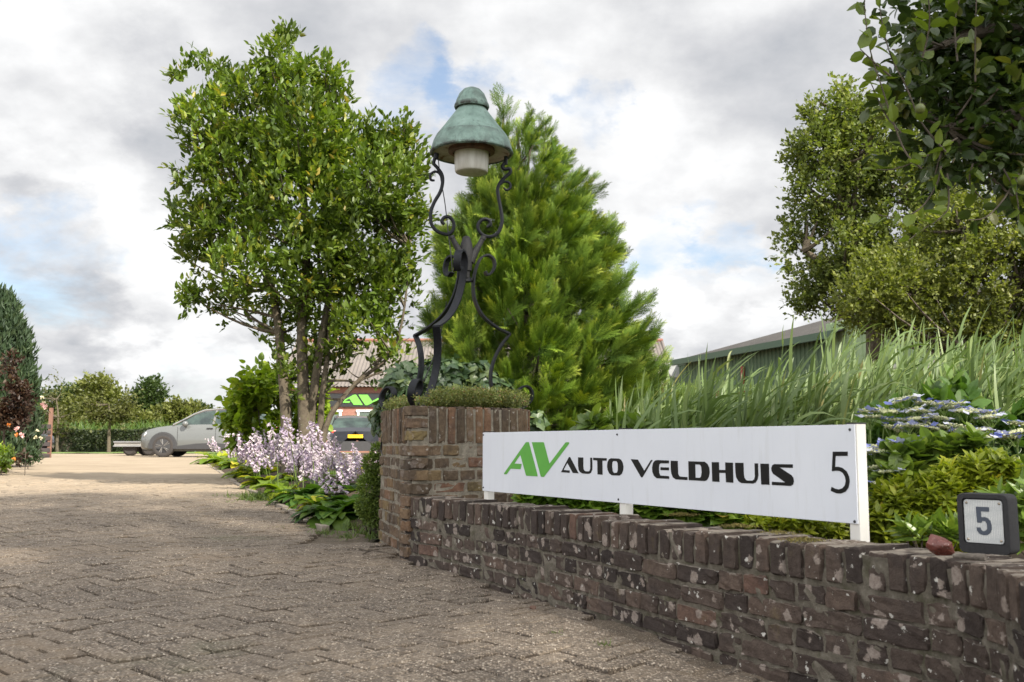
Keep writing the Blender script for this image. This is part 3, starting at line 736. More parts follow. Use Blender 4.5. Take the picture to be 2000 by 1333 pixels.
pl = rrect(.098, .112, .008, c=(0, .006)); V = [bl(bp(u, v, -.0055)) for u, v in pl]+[bl(bp(u, v, -.0035)) for u, v in pl]; n = len(pl)
plate = MB().add([tuple(v) for v in V], [tuple(range(n, 2*n))]+[(i, (i+1) % n, n+(i+1) % n, n+i) for i in range(n)]).build('number_plate', M_PLATE, nb_)
five = [(-.018,.036),(.016,.036),(.016,.024),(-.005,.024),(-.005,.009),(.004,.010),(.012,.007),(.018,.000),(.020,-.010),(.020,-.022),(.016,-.031),(.008,-.037),(-.002,-.038),(-.012,-.035),(-.018,-.027),(-.019,-.018),(-.008,-.018),(-.007,-.023),(-.003,-.027),(.003,-.026),(.008,-.021),(.008,-.009),(.005,-.002),(-.002,-.001),(-.006,-.006),(-.017,-.006)]
tiltU = hu; up_ = (Vector((0, 0, 1))-hn*lean-hu*.03).normalized(); nn = tiltU.cross(up_).normalized(); nn = nn if nn.dot(hn) > 0 else -nn
me = fill_mesh([[(a, b+.008) for a, b in five]], bl(bp(0, 0, -.0034)), tiltU, up_, nn, .0006)
link('numeral', me, simple('navy_enamel', (.03, .04, .06), .4, var=.1), plate)
for (a, b) in ((-.042, .054), (.042, .054), (-.042, -.042), (.042, -.042)):
    c = bl(bp(a, b, -.003)); MB().lathe([(0, .0025), (.002, .0022), (.0035, .0005)], tuple(c), 10, hn.to_track_quat('Z', 'Y').to_matrix()).build('screw', simple('screw_steel', (.35, .30, .24), .4, 1), plate, True)

# stones and wood lying on the wall
def rock(name, label, cat, c, dims, mat, seed, rz=0, flat=.35, cuts=9, tilt=0):
    import bmesh
    rnd = random.Random(seed); bm = bmesh.new(); bmesh.ops.create_icosphere(bm, subdivisions=4, radius=1)
    for _ in range(cuts):
        nrm = Vector((rnd.gauss(0, 1), rnd.gauss(0, 1), rnd.gauss(0, 1))).normalized(); d = rnd.uniform(.55, .85)
        for v in bm.verts:
            k = v.co.dot(nrm)
            if k > d: v.co -= nrm*(k-d)
    for v in bm.verts: v.co += v.co.normalized()*(mn.noise(v.co*4+Vector((seed, 0, 0)))*.05)
    M = Matrix.Translation(Vector(c)) @ Matrix.Rotation(rz, 4, 'Z') @ Matrix.Rotation(tilt, 4, 'Y') @ Matrix.Diagonal((*[k/2 for k in dims], 1))
    bm.transform(M); me = bpy.data.meshes.new(name); bm.to_mesh(me); bm.free()
    return tag(link(name, me, mat), label, cat)
g = G('red_stone'); c = g.ramp(g.noise(25, 5, .6), [(.3, (.075, .022, .016)), (.6, (.13, .036, .026)), (.8, (.19, .07, .05))]); c = g.mix(g.rng(g.noise(150, 3, .8), .60, .68, 0, .5), c, (.5, .38, .32))
M_RED = g.done(g.pbr(c, .35, g.bump(g.noise(60, 5), .6, .005)))
q = P(1838, 1066, 2.60); rock('red_stone', 'jagged dark red stone lying on the wall beside the number block', 'stone', (q.x, q.y, TOP+.026), (.092, .05, .056), M_RED, 5, R(-25), tilt=R(24), cuts=13)
q = P(1908, 1087, 2.45)
M_DW = simple('driftwood', (.13, .11, .09), .85, var=.4, scale=90, bump=1)
mb = MB(); mb.tube([(q.x-.035, q.y+.05, TOP+.010), (q.x-.012, q.y+.02, TOP+.013), (q.x+.010, q.y-.01, TOP+.0135), (q.x+.014, q.y-.016, TOP+.0135)], [.004, .008, .0095, .008], 9)
tag(mb.build('wood_stub', M_DW, None, True), 'short grey weathered stub of wood lying in front of the number block', 'wood')

# ------------------------------------------------------------ lantern
M_IRON = simple('black_iron', (.007, .008, .011), .5, var=.35, scale=60, bump=.2, spec=.25)
M_CAST = simple('cast_iron', (.013, .012, .012), .6, var=.4, scale=70, bump=.8)
def patina():
    g = G('green_copper'); pos = g.obj()
    c = g.ramp(g.noise(9, 6, .65), [(.25, (.085, .135, .112)), (.5, (.155, .235, .200)), (.75, (.235, .325, .285))])
    st = g.noise(1, 5, .65, vec=g.mapv(pos, scale=(34, 34, 5))); c = g.mix(g.rng(st, .55, .70, 0, .6), c, (.055, .085, .07))
    c = g.mix(g.rng(g.noise(110, 3, .7), .66, .73, 0, .8), c, (.02, .025, .022))
    ed = g.N('ShaderNodeAttribute'); ed.attribute_name = 'rnd'
    c = g.mix(g.math('MULTIPLY', ed.outputs['Fac'], g.rng(g.noise(16, 4, .7), .35, .60)), c, (.030, .030, .026))
    return g.done(g.pbr(c, .6, g.bump(g.noise(50, 6), .5, .004), .15))
M_PAT = patina()
g = G('stained_enamel'); c = g.ramp(g.noise(14, 6, .7), [(.35, (.18, .10, .055)), (.45, (.42, .38, .30)), (.7, (.58, .55, .47))]); M_UND = g.done(g.pbr(c, .55))
g = G('opal_glass'); c = g.ramp(g.noise(1, 5, .6, vec=g.mapv(g.obj(), scale=(30, 30, 4))), [(.3, (.40, .37, .32)), (.7, (.60, .58, .54))]); M_GLS = g.done(g.pbr(c, .35, spec=.6))
LX = P(921, 297, 6.2).x; LY = 6.2
def yz(y, Y=6.2, x=921): return P(x, y, Y).z
lamp = thing('garden_lantern', 'black wrought iron lantern with green copper shade, standing on the brick planter', 'lantern', (-.38, 6.2, PTOP))
def lathe_r(prof, n=48):
    """profile of (r, z, edge-wear)"""
    mb = MB(); V = []; rr = []
    for (r_, z, w) in prof:
        for j in range(n): a = 2*math.pi*j/n; V.append((LX+r_*math.cos(a), LY+r_*math.sin(a), z)); rr.append(w)
    F = [(i*n+j, i*n+(j+1) % n, (i+1)*n+(j+1) % n, (i+1)*n+j) for i in range(len(prof)-1) for j in range(n)]
    return mb.add(V, F, np.array(rr))
zr, zb2, zc, zn, zcap, ztop = yz(299), yz(291), yz(266), yz(214), yz(208), yz(170)
shade = lathe_r([(.243, zr-.008, 1), (.256, zr-.012, 1), (.266, zr-.004, 1), (.266, zr+.004, .8), (.262, zr+.012, .5), (.244, zc-.040, .15), (.225, zc-.002, .6), (.221, zc+.003, .3), (.2205, zc+.004, 0), (.178, zc+(zn-zc)*.33, 0), (.137, zc+(zn-zc)*.65, 0), (.093, zn-.001, .1), (.090, zn, .6), (.090, zn+.02, 1)][::1]).build('shade', M_PAT, lamp, True); shade.data.set_sharp_from_angle(angle=R(14))
lathe_r([(.090, zcap-.012, 1), (.108, zcap-.016, 1), (.113, zcap-.006, 1), (.111, zcap+.008, .7), (.104, zcap+.020, .35), (.098, zcap+.04, .5), (.082, zcap+.078, .4), (.055, zcap+.108, .55), (.025, zcap+.122, .7), (0, zcap+.126, .8)]).build('cap', M_PAT, shade, True)
mb = MB(); mb.lathe([(.262, zr-.010), (.245, zr-.004), (.24, zr+.012), (.20, zr+.022), (.16, zr+.025), (.13, zr+.025)], (LX, LY, 0), 40); mb.build('reflector', M_UND, lamp, True)
mb = MB(); mb.lathe([(.148, zr+.026), (.148, zr+.002), (.135, zr-.006), (.118, zr-.006)], (LX, LY, 0), 40); mb.build('collar', simple('rusty_collar', (.10, .055, .03), .7, var=.5, scale=25, bump=.5), lamp, True)
zg = yz(338); mb = MB(); mb.lathe([(.110, zr+.01), (.109, zr-.05), (.106, zg+.012), (.102, zg+.003), (.096, zg), (0, zg-.001)], (LX, LY, 0), 40); mb.build('glass', M_GLS, lamp, True)
def catmull(p, n=6):
    p = [np.array(q, float) for q in p]; out = []
    for i in range(len(p)-1):
        a, b, c, d = p[max(i-1, 0)], p[i], p[i+1], p[min(i+2, len(p)-1)]
        for k in range(n): t = k/n; out.append(.5*((2*b)+(-a+c)*t+(2*a-5*b+4*c-d)*t*t+(-a+3*b-3*c+d)*t**3))
    out.append(p[-1]); return out
def lean_c(z): k = min(max((z-.95)/(1.78-.95), 0), 1.08); return Vector((-.405+.118*k, 6.25-.03*k, z))
SEG1 = [(.118,530),(.140,537),(.165,531),(.178,519),(.168,506),(.135,499),(.10,501),(.072,510),(.057,526),(.052,545),(.060,568),(.088,592),(.15,617),(.24,636),(.345,650)]
SEG2 = [(.345,650),(.300,671),(.268,697),(.255,725),(.270,752),(.315,777),(.375,792),(.44,799),(.51,794),(.553,779),(.548,762),(.51,752),(.47,756),(.452,769),(.470,780)]
def bar(az, width=.048, th=.012):
    mb = MB(); e = Vector((math.cos(az), math.sin(az), 0)); w = Vector((-math.sin(az), math.cos(az), 0))
    for seg in (SEG1, SEG2):
        pr = catmull([(r_, yz(y, 6.25, 900)) for r_, y in seg], 5); V = []
        for i, (r_, z) in enumerate(pr):
            a, b = pr[max(i-1, 0)], pr[min(i+1, len(pr)-1)]; t = (b-a)/np.linalg.norm(b-a); nr, nz = -t[1], t[0]
            for (sn, sw) in ((-1, -1), (1, -1), (1, 1), (-1, 1)):
                rr, zz = r_+nr*th/2*sn, z+nz*th/2*sn
                V.append(tuple(lean_c(zz)+e*rr+w*width/2*sw))
        k = len(pr); F = [(i*4+j, i*4+(j+1) % 4, (i+1)*4+(j+1) % 4, (i+1)*4+j) for i in range(k-1) for j in range(4)]+[(3, 2, 1, 0), tuple((k-1)*4+j for j in range(4))]
        mb.add(V, F)
    return mb
for az in (19, -109, 146):
    bar(R(az)).build('leg', M_IRON, lamp, bevel=.0012)
hz = yz(546); mb = MB(); cc = lean_c(hz)
for az in (19, -109, 146):
    e = Vector((math.cos(R(az)), math.sin(R(az)), 0)); mb.tube([tuple(cc), tuple(cc+e*.055)], .013, 8)
mb.lathe([(0, .02), (.035, .018), (.038, -.012), (0, -.016)], tuple(cc), 20); mb.build('hub', M_IRON, lamp, True)
def lp(px, py): Y = 6.2+(px-915)/311*.22; return tuple(P(px, py, Y))
mb = MB(); top = P(911, 461, 6.2); bot = P(913, 545, 6.2)
ax = [(.0, 0), (.015, .004), (.024, .012), (.028, .03), (.036, .05), (.044, .10), (.042, .16), (.036, .20), (.034, .225), (.024, .228), (.022, .27)]
mb.lathe([(r_, -z) for r_, z in ax], tuple(top), 20)
mb.tube([lp(908, 512), lp(900, 495), lp(890, 478), lp(882, 463)], [.030, .026, .018, .015], 10)
mb.tube([lp(918, 512), lp(926, 495), lp(936, 479), lp(944, 465)], [.030, .026, .018, .015], 10)
mb.tube([lp(883, 466), lp(881, 461)], [.020, .019], 10); mb.tube([lp(943, 468), lp(945, 462)], [.020, .019], 10)
mb.build('fork', M_CAST, lamp, True)
LA = [(850.8,306),(847,319),(854,328),(863,341),(864.6,356),(860,375),(848,396),(841.5,415),(842,436),(851,450),(863,456),(875,458),(884.6,450),(886,436),(878.5,425),(868,425),(863,433),(868,439)]
LAs = [(864.6,350),(857,338),(848,336),(840.5,342),(841.5,351.5),(849,353)]
RA = [(986,318),(981,326),(986,331),(995,330),(996,338),(986,347),(976,359),(972,371.5),(975,393),(978.5,411.5),(980.6,433),(974,453),(961.5,462),(946,461),(935,450),(934.5,438),(943,429),(954,430),(958,438),(951,444)]
RAs = [(975,362),(986,355),(996,359),(996,368),(989,371.5),(984,367)]
for m_, s_ in ((LA, LAs), (RA, RAs)):
    mb = MB()
    for q_, r_ in ((m_, .0115), (s_, .0085)):
        pr = catmull(q_, 4); mb.tube([lp(*p) for p in pr], [r_]*(len(pr)-3)+[r_*.9, r_*.8, r_*.7], 8)
    if m_ is RA: mb.tube([lp(988, 322), lp(988, 306)], .012, 10)
    else: mb.tube([lp(851, 311), lp(853, 300)], .016, 8)
    mb.build('arm', M_IRON, lamp, True)
mb = MB(); mb.tube([lp(*p) for p in catmull([(856,312),(860,345),(868,390),(873,430),(876,458),(880,490),(884,530)], 3)], .0035, 5)
mb.tube([tuple(P(x, y, Y)) for x, y, Y in ((872, 590, 6.3), (868, 620, 6.35), (850, 690, 6.4), (832, 735, 6.42), (812, 770, 6.4), (798, 782, 6.3))], .0045, 5)
mb.tube([tuple(P(x, y, Y)) for x, y, Y in ((763, 808, 6.37), (752, 830, 6.42), (745, 862, 6.50), (744, 880, 6.52), (750, 893, 6.47))], .006, 5)
mb.build('cable', M_BLACKP, lamp, True)
# ============================================================ BUILDINGS AND VEHICLES
def corrug(name, col, pitch, axis='X', depth=.03, rough=.7, var=.15, rot=0, dirt=.4):
    g = G(name); c = g.ramp(g.noise(1.3, 5, .6), [(.3, tuple(k*(1-var) for k in col)), (.7, tuple(min(1, k*(1+var)) for k in col))])
    c = g.mix(g.rng(g.noise(5, 5, .7), .5, .7, 0, dirt), c, tuple(k*.45 for k in col))
    return g.done(g.pbr(c, rough))
def sheet(mb, p00, p10, p01, pitch=.2, amp=.035, shape='sine', mi=0):
    """corrugated sheet from p00 along p10 (ridges repeat) and up p01; real folds"""
    p00, p10, p01 = Vector(p00), Vector(p10), Vector(p01); U = p10-p00; W_ = p01-p00; L_ = U.length; n = (U.cross(W_)).normalized()
    prof = [(0, 0), (.3, 0), (.4, 1), (.9, 1)] if shape == 'box' else [(k/6, .5+.5*math.sin(2*math.pi*k/6)) for k in range(6)]
    us = []; k = 0
    while k*pitch < L_:
        for a, b in prof:
            if (k+a)*pitch < L_: us.append(((k+a)*pitch/L_, b*amp))
        k += 1
    us.append((1, 0)); V = []
    for t, h in us: V += [tuple(p00+U*t+n*h), tuple(p00+U*t+W_+n*h)]
    mb.add(V, [(2*i, 2*i+2, 2*i+3, 2*i+1) for i in range(len(us)-1)], 0, mi)
# ---- green barn on the right
g0 = gpt(1340, 895)
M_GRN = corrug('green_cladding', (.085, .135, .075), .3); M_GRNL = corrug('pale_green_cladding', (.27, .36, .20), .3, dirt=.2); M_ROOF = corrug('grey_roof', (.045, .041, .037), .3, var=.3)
M_TRIM = simple('green_trim', (.055, .10, .062), .5); M_WALLW = simple('white_plaster', (.68, .66, .60), .8, var=.1, scale=3); M_BRR = simple('dull_brick', (.20, .12, .09), .9, var=.3, scale=5)
barn = thing('green_barn', 'long barn with dark green corrugated walls and a grey roof behind the reeds', 'barn', (9, 32, .28))
E1 = P(1340, 704, 40); E2 = P(1980, 588, 23.3); ez = E1.z; E2.z = ez; U = (E2-E1); U.z = 0; BL = U.length; U.normalize(); Nn = Vector((U.y, -U.x, 0)); Nn = Nn if Nn.dot(-E1) > 0 else -Nn
BW = 18.0; rz_ = 2.55
def bpnt(u, d, z): return tuple(Vector((E1.x, E1.y, 0))+U*u-Nn*d+Vector((0, 0, z)))
zg0 = .2
mb = MB()
sheet(mb, bpnt(BL*.56, 0, ez-2.0), bpnt(0, 0, ez-2.0), bpnt(BL*.56, 0, ez-.05), .25, .035, 'box')
sheet(mb, bpnt(0, 0, ez-2.0), bpnt(0, BW, ez-2.0), bpnt(0, 0, ez-.05), .25, .035, 'box'); mb.build('side_cladding', M_GRN, barn)
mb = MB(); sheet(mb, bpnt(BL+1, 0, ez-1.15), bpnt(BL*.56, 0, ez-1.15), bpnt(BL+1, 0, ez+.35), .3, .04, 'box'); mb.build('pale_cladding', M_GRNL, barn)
mb = MB(); obox(mb, bpnt(0, 0, 0), U, Nn, 0.02, BL*.42, zg0, ez-2.0, -.2, 0, 0); mb.build('plinth_wall', M_WALLW, barn)
mb = MB(); obox(mb, bpnt(0, 0, 0), U, Nn, BL*.42, BL*.60, zg0, ez-1.9, -.2, -.01, 0); mb.build('brick_wall', M_BRR, barn)
mb = MB(); obox(mb, bpnt(0, 0, 0), U, Nn, BL*.60, BL+1, zg0, ez-1.16, -.2, 0, 0); mb.build('white_wall', M_WALLW, barn)
mb = MB(); sheet(mb, bpnt(BL*.62, -.35, ez), bpnt(-.4, -.35, ez), bpnt(BL*.62, BW*.5, ez+rz_), .3, .05); sheet(mb, bpnt(BL+1.5, -.35, ez+.35), bpnt(BL*.62, -.35, ez+.35), bpnt(BL+1.5, BW*.5, ez+rz_), .3, .05)
sheet(mb, bpnt(-.4, BW+.3, ez), bpnt(BL+1, BW+.3, ez), bpnt(-.4, BW*.5, ez+rz_), .3, .05); mb.build('roof', M_ROOF, barn)
mb = MB(); obox(mb, bpnt(0, 0, 0), U, Nn, -.45, BL*.62, ez-.2, ez+.02, .36, .50); mb.build('gutter', M_TRIM, barn)
mb = MB(); mb.add([bpnt(.02, 0, ez-.1), bpnt(.02, BW, ez-.1), bpnt(.02, BW/2, ez+rz_-.05)], [(0, 1, 2)]); mb.build('gable', M_GRN, barn)
M_REDB = simple('red_beam', (.28, .05, .035), .6)
mb = MB(); u0, u1 = BL*.085, BL*.27; obox(mb, bpnt(0, 0, 0), U, Nn, u0, u1, ez-1.55, ez-1.4, .04, .12); obox(mb, bpnt(0, 0, 0), U, Nn, u1-.1, u1+.05, .2, ez-.6, .04, .12); mb.build('door_frame', M_REDB, barn)
mb = MB(); obox(mb, bpnt(0, 0, 0), U, Nn, u0+.1, u1-.15, .2, ez-1.56, .02, .06); mb.build('door', M_WALLW, barn)
# porch annex at the far left corner, with its round window
mb = MB(); a = P(1296, 712, 43); b = P(1341, 706, 40.4); a.z = b.z = ez-3.2
sheet(mb, tuple(b), tuple(a), tuple(b+Vector((0, 0, 3.1))), .25, .035, 'box'); mb.build('annex_cladding', M_GRN, barn)
mb = MB(); mb.tube([tuple(a+Vector((-.1, -.1, 3.12))), tuple(b+Vector((.1, -.1, 3.12)))], .09, 6); mb.build('annex_gutter', M_TRIM, barn)
q = P(1319, 722, 41.4); mb = MB(); mb.lathe([(.0, .05), (.34, .05), (.38, 0)], (q.x, q.y-.12, q.z), 20, Matrix.Rotation(R(90), 3, 'X')); mb.build('round_window', simple('window_grey', (.35, .36, .36), .3), barn)

# ---- brick showroom behind the tree
M_ASB = corrug('fibre_roof', (.155, .135, .12), .2, var=.18, dirt=.35); M_REDBR = None
g = G('salmon_brick'); bt = g.N('ShaderNodeTexBrick'); g.L(g.mapv(g.obj(), rot=(R(90), 0, 0)), bt.inputs[0]); bt.inputs['Scale'].default_value = 4.5
bt.inputs['Color1'].default_value = (.25, .105, .075, 1); bt.inputs['Color2'].default_value = (.30, .135, .10, 1); bt.inputs['Mortar'].default_value = (.30, .22, .18, 1); bt.inputs['Mortar Size'].default_value = .012
M_SALM = g.done(g.pbr(bt.outputs[0], .85)); M_FASC = simple('black_fascia', (.02, .022, .024), .5); M_GLAS = simple('window_glass', (.10, .13, .11), .12, var=.3, scale=.8, spec=.8)
M_FRW = simple('white_frame', (.75, .75, .72), .5); M_GRNS = simple('lime_letters', (.16, .50, .07), .5)
SY = 46.0; SB = thing('brick_showroom', 'salmon brick showroom with a pale corrugated roof and black fascia behind the garden tree', 'building', (-1, 49, .28))
sx0, sx1 = P(540, 780, SY).x, P(1322, 780, SY).x; sez = P(700, 757, SY).z; 
mb = MB(); mb.box(((sx0+sx1)/2, SY+4, (sez+.2)/2), (sx1-sx0-.4, 8, sez-.2)); mb.build('walls', M_SALM, SB)
ridz = P(1262, 668, SY+4.2).z
mb = MB(); sheet(mb, (sx0, SY-.4, sez), (sx1, SY-.4, sez), (sx0, SY+4, ridz), .177, .05); sheet(mb, (sx1, SY+8.4, sez), (sx0, SY+8.4, sez), (sx1, SY+4, ridz), .177, .05); mb.build('roof', M_ASB, SB)
mb = MB(); mb.add([(sx1-.22, SY, sez-.1), (sx1-.22, SY+8, sez-.1), (sx1-.22, SY+4, ridz-.1)], [(0, 1, 2)]); mb.tube([(sx1-.05, SY-.45, sez-.04), (sx1-.05, SY+4, ridz), ], .09, 6); mb.build('verge', M_ASB, SB)
mb = MB(); mb.tube([(sx0, SY+4, ridz+.03), (sx1, SY+4, ridz+.03)], .12, 6); mb.build('ridge_tiles', simple('ridge_red', (.20, .085, .06), .8), SB)
fz1, fz0 = P(700, 769, SY).z, P(700, 795, SY).z
fas = MB(); fas.box(((sx0+P(800, 780, SY).x)/2, SY-.06, (fz0+fz1)/2), (P(800, 780, SY).x-sx0, .08, fz1-fz0)); fas = fas.build('fascia', M_FASC, SB)
# logo on the fascia: the same two letters, wide and low
fx0, fx1 = P(658, 792, SY).x, P(757, 792, SY).x; fh0, fh1 = P(700, 792, SY).z, P(700, 771.5, SY).z
def fmap(p): return (fx0+(p[0]-984.6)/(1111.6-984.6)*(fx1-fx0), fh0+(932-p[1])/(932-863.8)*(fh1-fh0))
link('logo', fill_mesh([[fmap(p) for p in LOGO_A], [fmap(p) for p in LOGO_V]], (0, SY-.105, 0), Vector((1, 0, 0)), Vector((0, 0, 1)), Vector((0, -1, 0)), .03), M_GRNS, fas)
for (xa, xb) in ((560, 605), (636, 665), (700, 745)):
    x0_, x1_ = P(xa, 810, SY).x, P(xb, 810, SY).x; za, zb_ = P(700, 822, SY).z, P(700, 804, SY).z
    mb = MB(); mb.box(((x0_+x1_)/2, SY-.02, zb_+.03), (x1_-x0_+.2, .1, .09)); mb.box(((x0_+x1_)/2, SY-.02, za-.6), (x1_-x0_+.2, .1, .09))
    for xx in (x0_, x1_): mb.box((xx, SY-.022, (za+zb_)/2-.3), (.1, .1, zb_-za+.7))
    w = mb.build('window', M_FRW, SB); mb = MB(); mb.box(((x0_+x1_)/2, SY+.005, (za+zb_)/2-.3), (x1_-x0_, .05, zb_-za+.62)); mb.build('pane', M_GLAS, w)

# ---- cars
def paint(name, col, rough=.3): return simple(name, col, rough, 0, .03, 2, 0, .5, .5)
M_CG = paint('light_grey_paint', (.12, .127, .124), .3); M_CDK = paint('black_paint', (.02, .022, .028), .25); M_CLAD = simple('grey_cladding', (.035, .035, .037), .6)
M_TYRE = simple('tyre_rubber', (.035, .030, .027), .85, var=.2, scale=20); M_RIMB = simple('rim_black', (.02, .02, .022), .4); M_RIMS = simple('rim_silver', (.38, .38, .38), .3, .8)
g = G('car_glass'); M_CGL = g.done(g.pbr(g.ramp(g.noise(2.2, 3, .6), [(.35, (.010, .018, .016)), (.7, (.045, .075, .06))]), .06, spec=.9)); M_LAMP = simple('headlight_glass', (.6, .62, .64), .15, spec=.8)
M_RED_L = simple('tail_light_red', (.65, .03, .02), .25)
def make_car(name, label, loc, heading, paint_, L_=4.58, W_=1.85, H_=1.62, wd=.74, wb=2.76, fo=.82, clad=True, estate=False):
    """car with its nose at local -x; built at the origin, then placed"""
    th = thing(name, label, 'car', (0, 0, 0)); s = L_/4.58; hh = H_/1.62
    st = [(0, .30, .62, .62, .62), (.06, .26, .78, .78, .70), (.25, .22, .90, .90, .82), (.60, .20, .985, .985, .90), (.95, .20, 1.03, 1.03, .925), (1.20, .20, 1.05, 1.06, .925), (1.45, .2, 1.065, 1.24, .925), (1.75, .2, 1.075, 1.42, .925),
          (2.1, .2, 1.08, 1.545, .925), (2.5, .2, 1.085, 1.60, .925), (3.0, .2, 1.095, 1.605, .925), (3.5, .2, 1.11, 1.57, .925), (3.95, .21, 1.12, 1.49, .915), (4.25, .24, 1.12, 1.30 if not estate else 1.40, .90), (4.45, .28, 1.08, 1.10, .86), (4.58, .36, .95, .95, .80)]
    body, glass = MB(), MB(); rings = []
    for (x, zb_, belt, roof, w) in st:
        w *= W_/1.85; g_ = roof > belt+.05; k = min(1, (roof-belt)/.5)
        prof = [(w*.80, zb_), (w*.96, zb_+.08), (w, zb_+.28), (w*.995, .62), (w*.975, belt-.12), (w*.93, belt)]
        prof += [(w*(.93-.17*k), roof-.055*k), (w*(.93-.27*k)-(.10 if not g_ else 0), roof-.004+(.012 if not g_ else 0)), (w*.35, roof+.018), (0, roof+.022)]
        rings.append([(x*s, y, z*hh) for y, z in prof])
    n = len(rings[0]); V = []; 
    for sgn in (1, -1):
        V = [(x, y*sgn, z) for r_ in rings for (x, y, z) in r_]; Fb = []; Fg = []
        for i in range(len(rings)-1):
            for j in range(n-1):
                f = (i*n+j, i*n+j+1, (i+1)*n+j+1, (i+1)*n+j); f = f if sgn < 0 else f[::-1]
                x = (st[i][0]+st[i+1][0])/2
                isg = (j == 5 and 1.2 < x < 4.3) or (j >= 6 and 1.18 < x < 2.0) or (j >= 6 and 4.0 < x < 4.46)
                (Fg if isg else Fb).append(f)
        for end in (0, len(rings)-1): Fb.append(tuple(end*n+j for j in range(n)) if (sgn > 0) == (end == 0) else tuple(end*n+j for j in range(n))[::-1])
        body.add(V, Fb); glass.add(V, Fg)
    bo = body.build('body', paint_, th, True); glass.build('windows', M_CGL, th, True)
    # pillars
    for sgn in (1, -1):
        for xa, xb in ((2.42, 2.50), (3.55, 3.66)):
            mb = MB(); mb.tube([(xa*s, sgn*.858*W_/1.85, 1.09*hh), (xb*s, sgn*.712*W_/1.85, 1.55*hh)], .05, 4); mb.build('pillar', M_RIMB, th)
        mb = MB(); pts = [(1.12, .885, 1.065), (1.45, .83, 1.235), (1.78, .755, 1.43), (2.1, .715, 1.555), (2.6, .70, 1.60), (3.1, .70, 1.60), (3.6, .70, 1.56), (4.0, .72, 1.47)]
        mb.tube([(a*s, sgn*b*W_/1.85, c*hh) for a, b, c in pts], .028, 6); mb.build('roof_trim', M_RIMS if clad else paint_, th, True)
        mb = MB(); mb.lathe([(0, .0), (.08, .02), (.10, .07), (.09, .13), (.05, .17), (0, .18)], (1.55*s, sgn*.93*W_/1.85, 1.10*hh), 12, Matrix.Rotation(R(90)*-sgn, 3, 'X')); mi_ = mb.build('mirror', paint_, th, True)
        mb = MB(); mb.box((2.33*s, sgn*(.922)*W_/1.85, .95*hh), (.2, .02, .035)); mb.build('door_handle', M_RIMB, th)
        for xx in (1.28, 2.52):
            mb = MB(); mb.tube([(xx*s, sgn*.926*W_/1.85, .40*hh), (xx*s, sgn*.924*W_/1.85, .70*hh), (xx*s, sgn*.902*W_/1.85, 1.0*hh)], .006, 4); mb.build('door_seam', M_RIMB, th)
        if clad:
            mb = MB(); mb.add([(1.18*s, sgn*.929, .27), (3.25*s, sgn*.929, .27), (3.2*s, sgn*.931, .40), (2.5*s, sgn*.931, .47), (1.9*s, sgn*.931, .45), (1.2*s, sgn*.931, .36),
                               (1.18*s, sgn*.85, .25), (3.25*s, sgn*.85, .25)], [(0, 1, 2, 3, 4, 5), (0, 6, 7, 1)]); mb.build('sill_cladding', M_CLAD, th)
        mb = MB(); mb.lathe([(0, .0), (.1, .01), (.11, .05), (0, .08)], (.22*s, sgn*.70*W_/1.85, .74*hh), 12, Matrix.Rotation(R(-60), 3, 'Y')); mb.build('headlight', M_LAMP, th, True)
        mb = MB(); mb.box(((L_-.10), sgn*.66*W_/1.85, .93*hh), (.14, .34, .13), R(12)*-sgn); mb.build('tail_light', M_RED_L, th, bevel=.02)
        for xw in (fo, fo+wb):
            y0 = sgn*.815*W_/1.85; R90 = Matrix.Rotation(R(-90)*sgn, 3, 'X'); r_ = wd/2
            mb = MB(); arc = [R(a) for a in range(-12, 193, 12)]; cx, cz = xw, r_
            V = [(cx+(r_+d)*math.cos(a), sgn*yy_, cz+(r_+d)*math.sin(a)) for a in arc for d, yy_ in ((.095, .931), (.035, .936), (.035, .80))]
            F = [(3*i+j, 3*i+j+1, 3*i+j+4, 3*i+j+3) for i in range(len(arc)-1) for j in range(2)]
            V2_ = [(cx+(r_+.05)*math.cos(a), sgn*.9325, cz+(r_+.05)*math.sin(a)) for a in arc]; c0 = len(V); V += V2_; F.append(tuple(range(c0, c0+len(arc))))
            mb.add([(a, b*W_/1.85, c) for a, b, c in V], F); mb.build('wheel_arch', M_CLAD if clad else M_RIMB, th)
            wz = 0; yo = sgn*.938*W_/1.85
            mb = MB(); mb.lathe([(r_*.62, -.01), (r_*.70, .0), (r_*.86, .005), (r_*.97, -.02), (r_, -.06), (r_, -.20), (r_*.9, -.22)], (cx, yo, r_), 32, R90); wh = mb.build('wheel', M_TYRE, th, True)
            mb = MB(); mb.lathe([(0, -.035), (r_*.6, -.04), (r_*.64, -.005)], (cx, yo, r_), 28, R90)
            rim = mb.build('rim', M_RIMB, wh, True); mb = MB()
            for k in range(5):
                a = 2*math.pi*k/5+.3
                for da in (.0, .30):
                    p0 = (r_*.10*math.cos(a), r_*.10*math.sin(a)); p1 = (r_*.62*math.cos(a+da+.12), r_*.62*math.sin(a+da+.12))
                    mb.tube([(cx+p0[0], yo-sgn*.022, r_+p0[1]), (cx+p1[0], yo-sgn*.014, r_+p1[1])], [.022, .017], 4)
            mb.build('spokes', M_RIMS, wh)
    mb = MB(); mb.box((L_+.001, 0, .78*hh), (.02, .52, .115)); pl_ = mb.build('number_plate', simple('yellow_plate', (.85, .52, .02), .4), th)
    mb = MB(); mb.box((L_-.06, 0, .40*hh), (.12, 1.55, .34)); mb.build('rear_bumper_trim', M_CLAD, th)
    th.location = loc; th.rotation_euler = (0, 0, heading)
    for c in th.children: c.matrix_parent_inverse = Matrix()
    return th
c = gpt(314, 893); zc_ = float(gz(c.x, c.y))
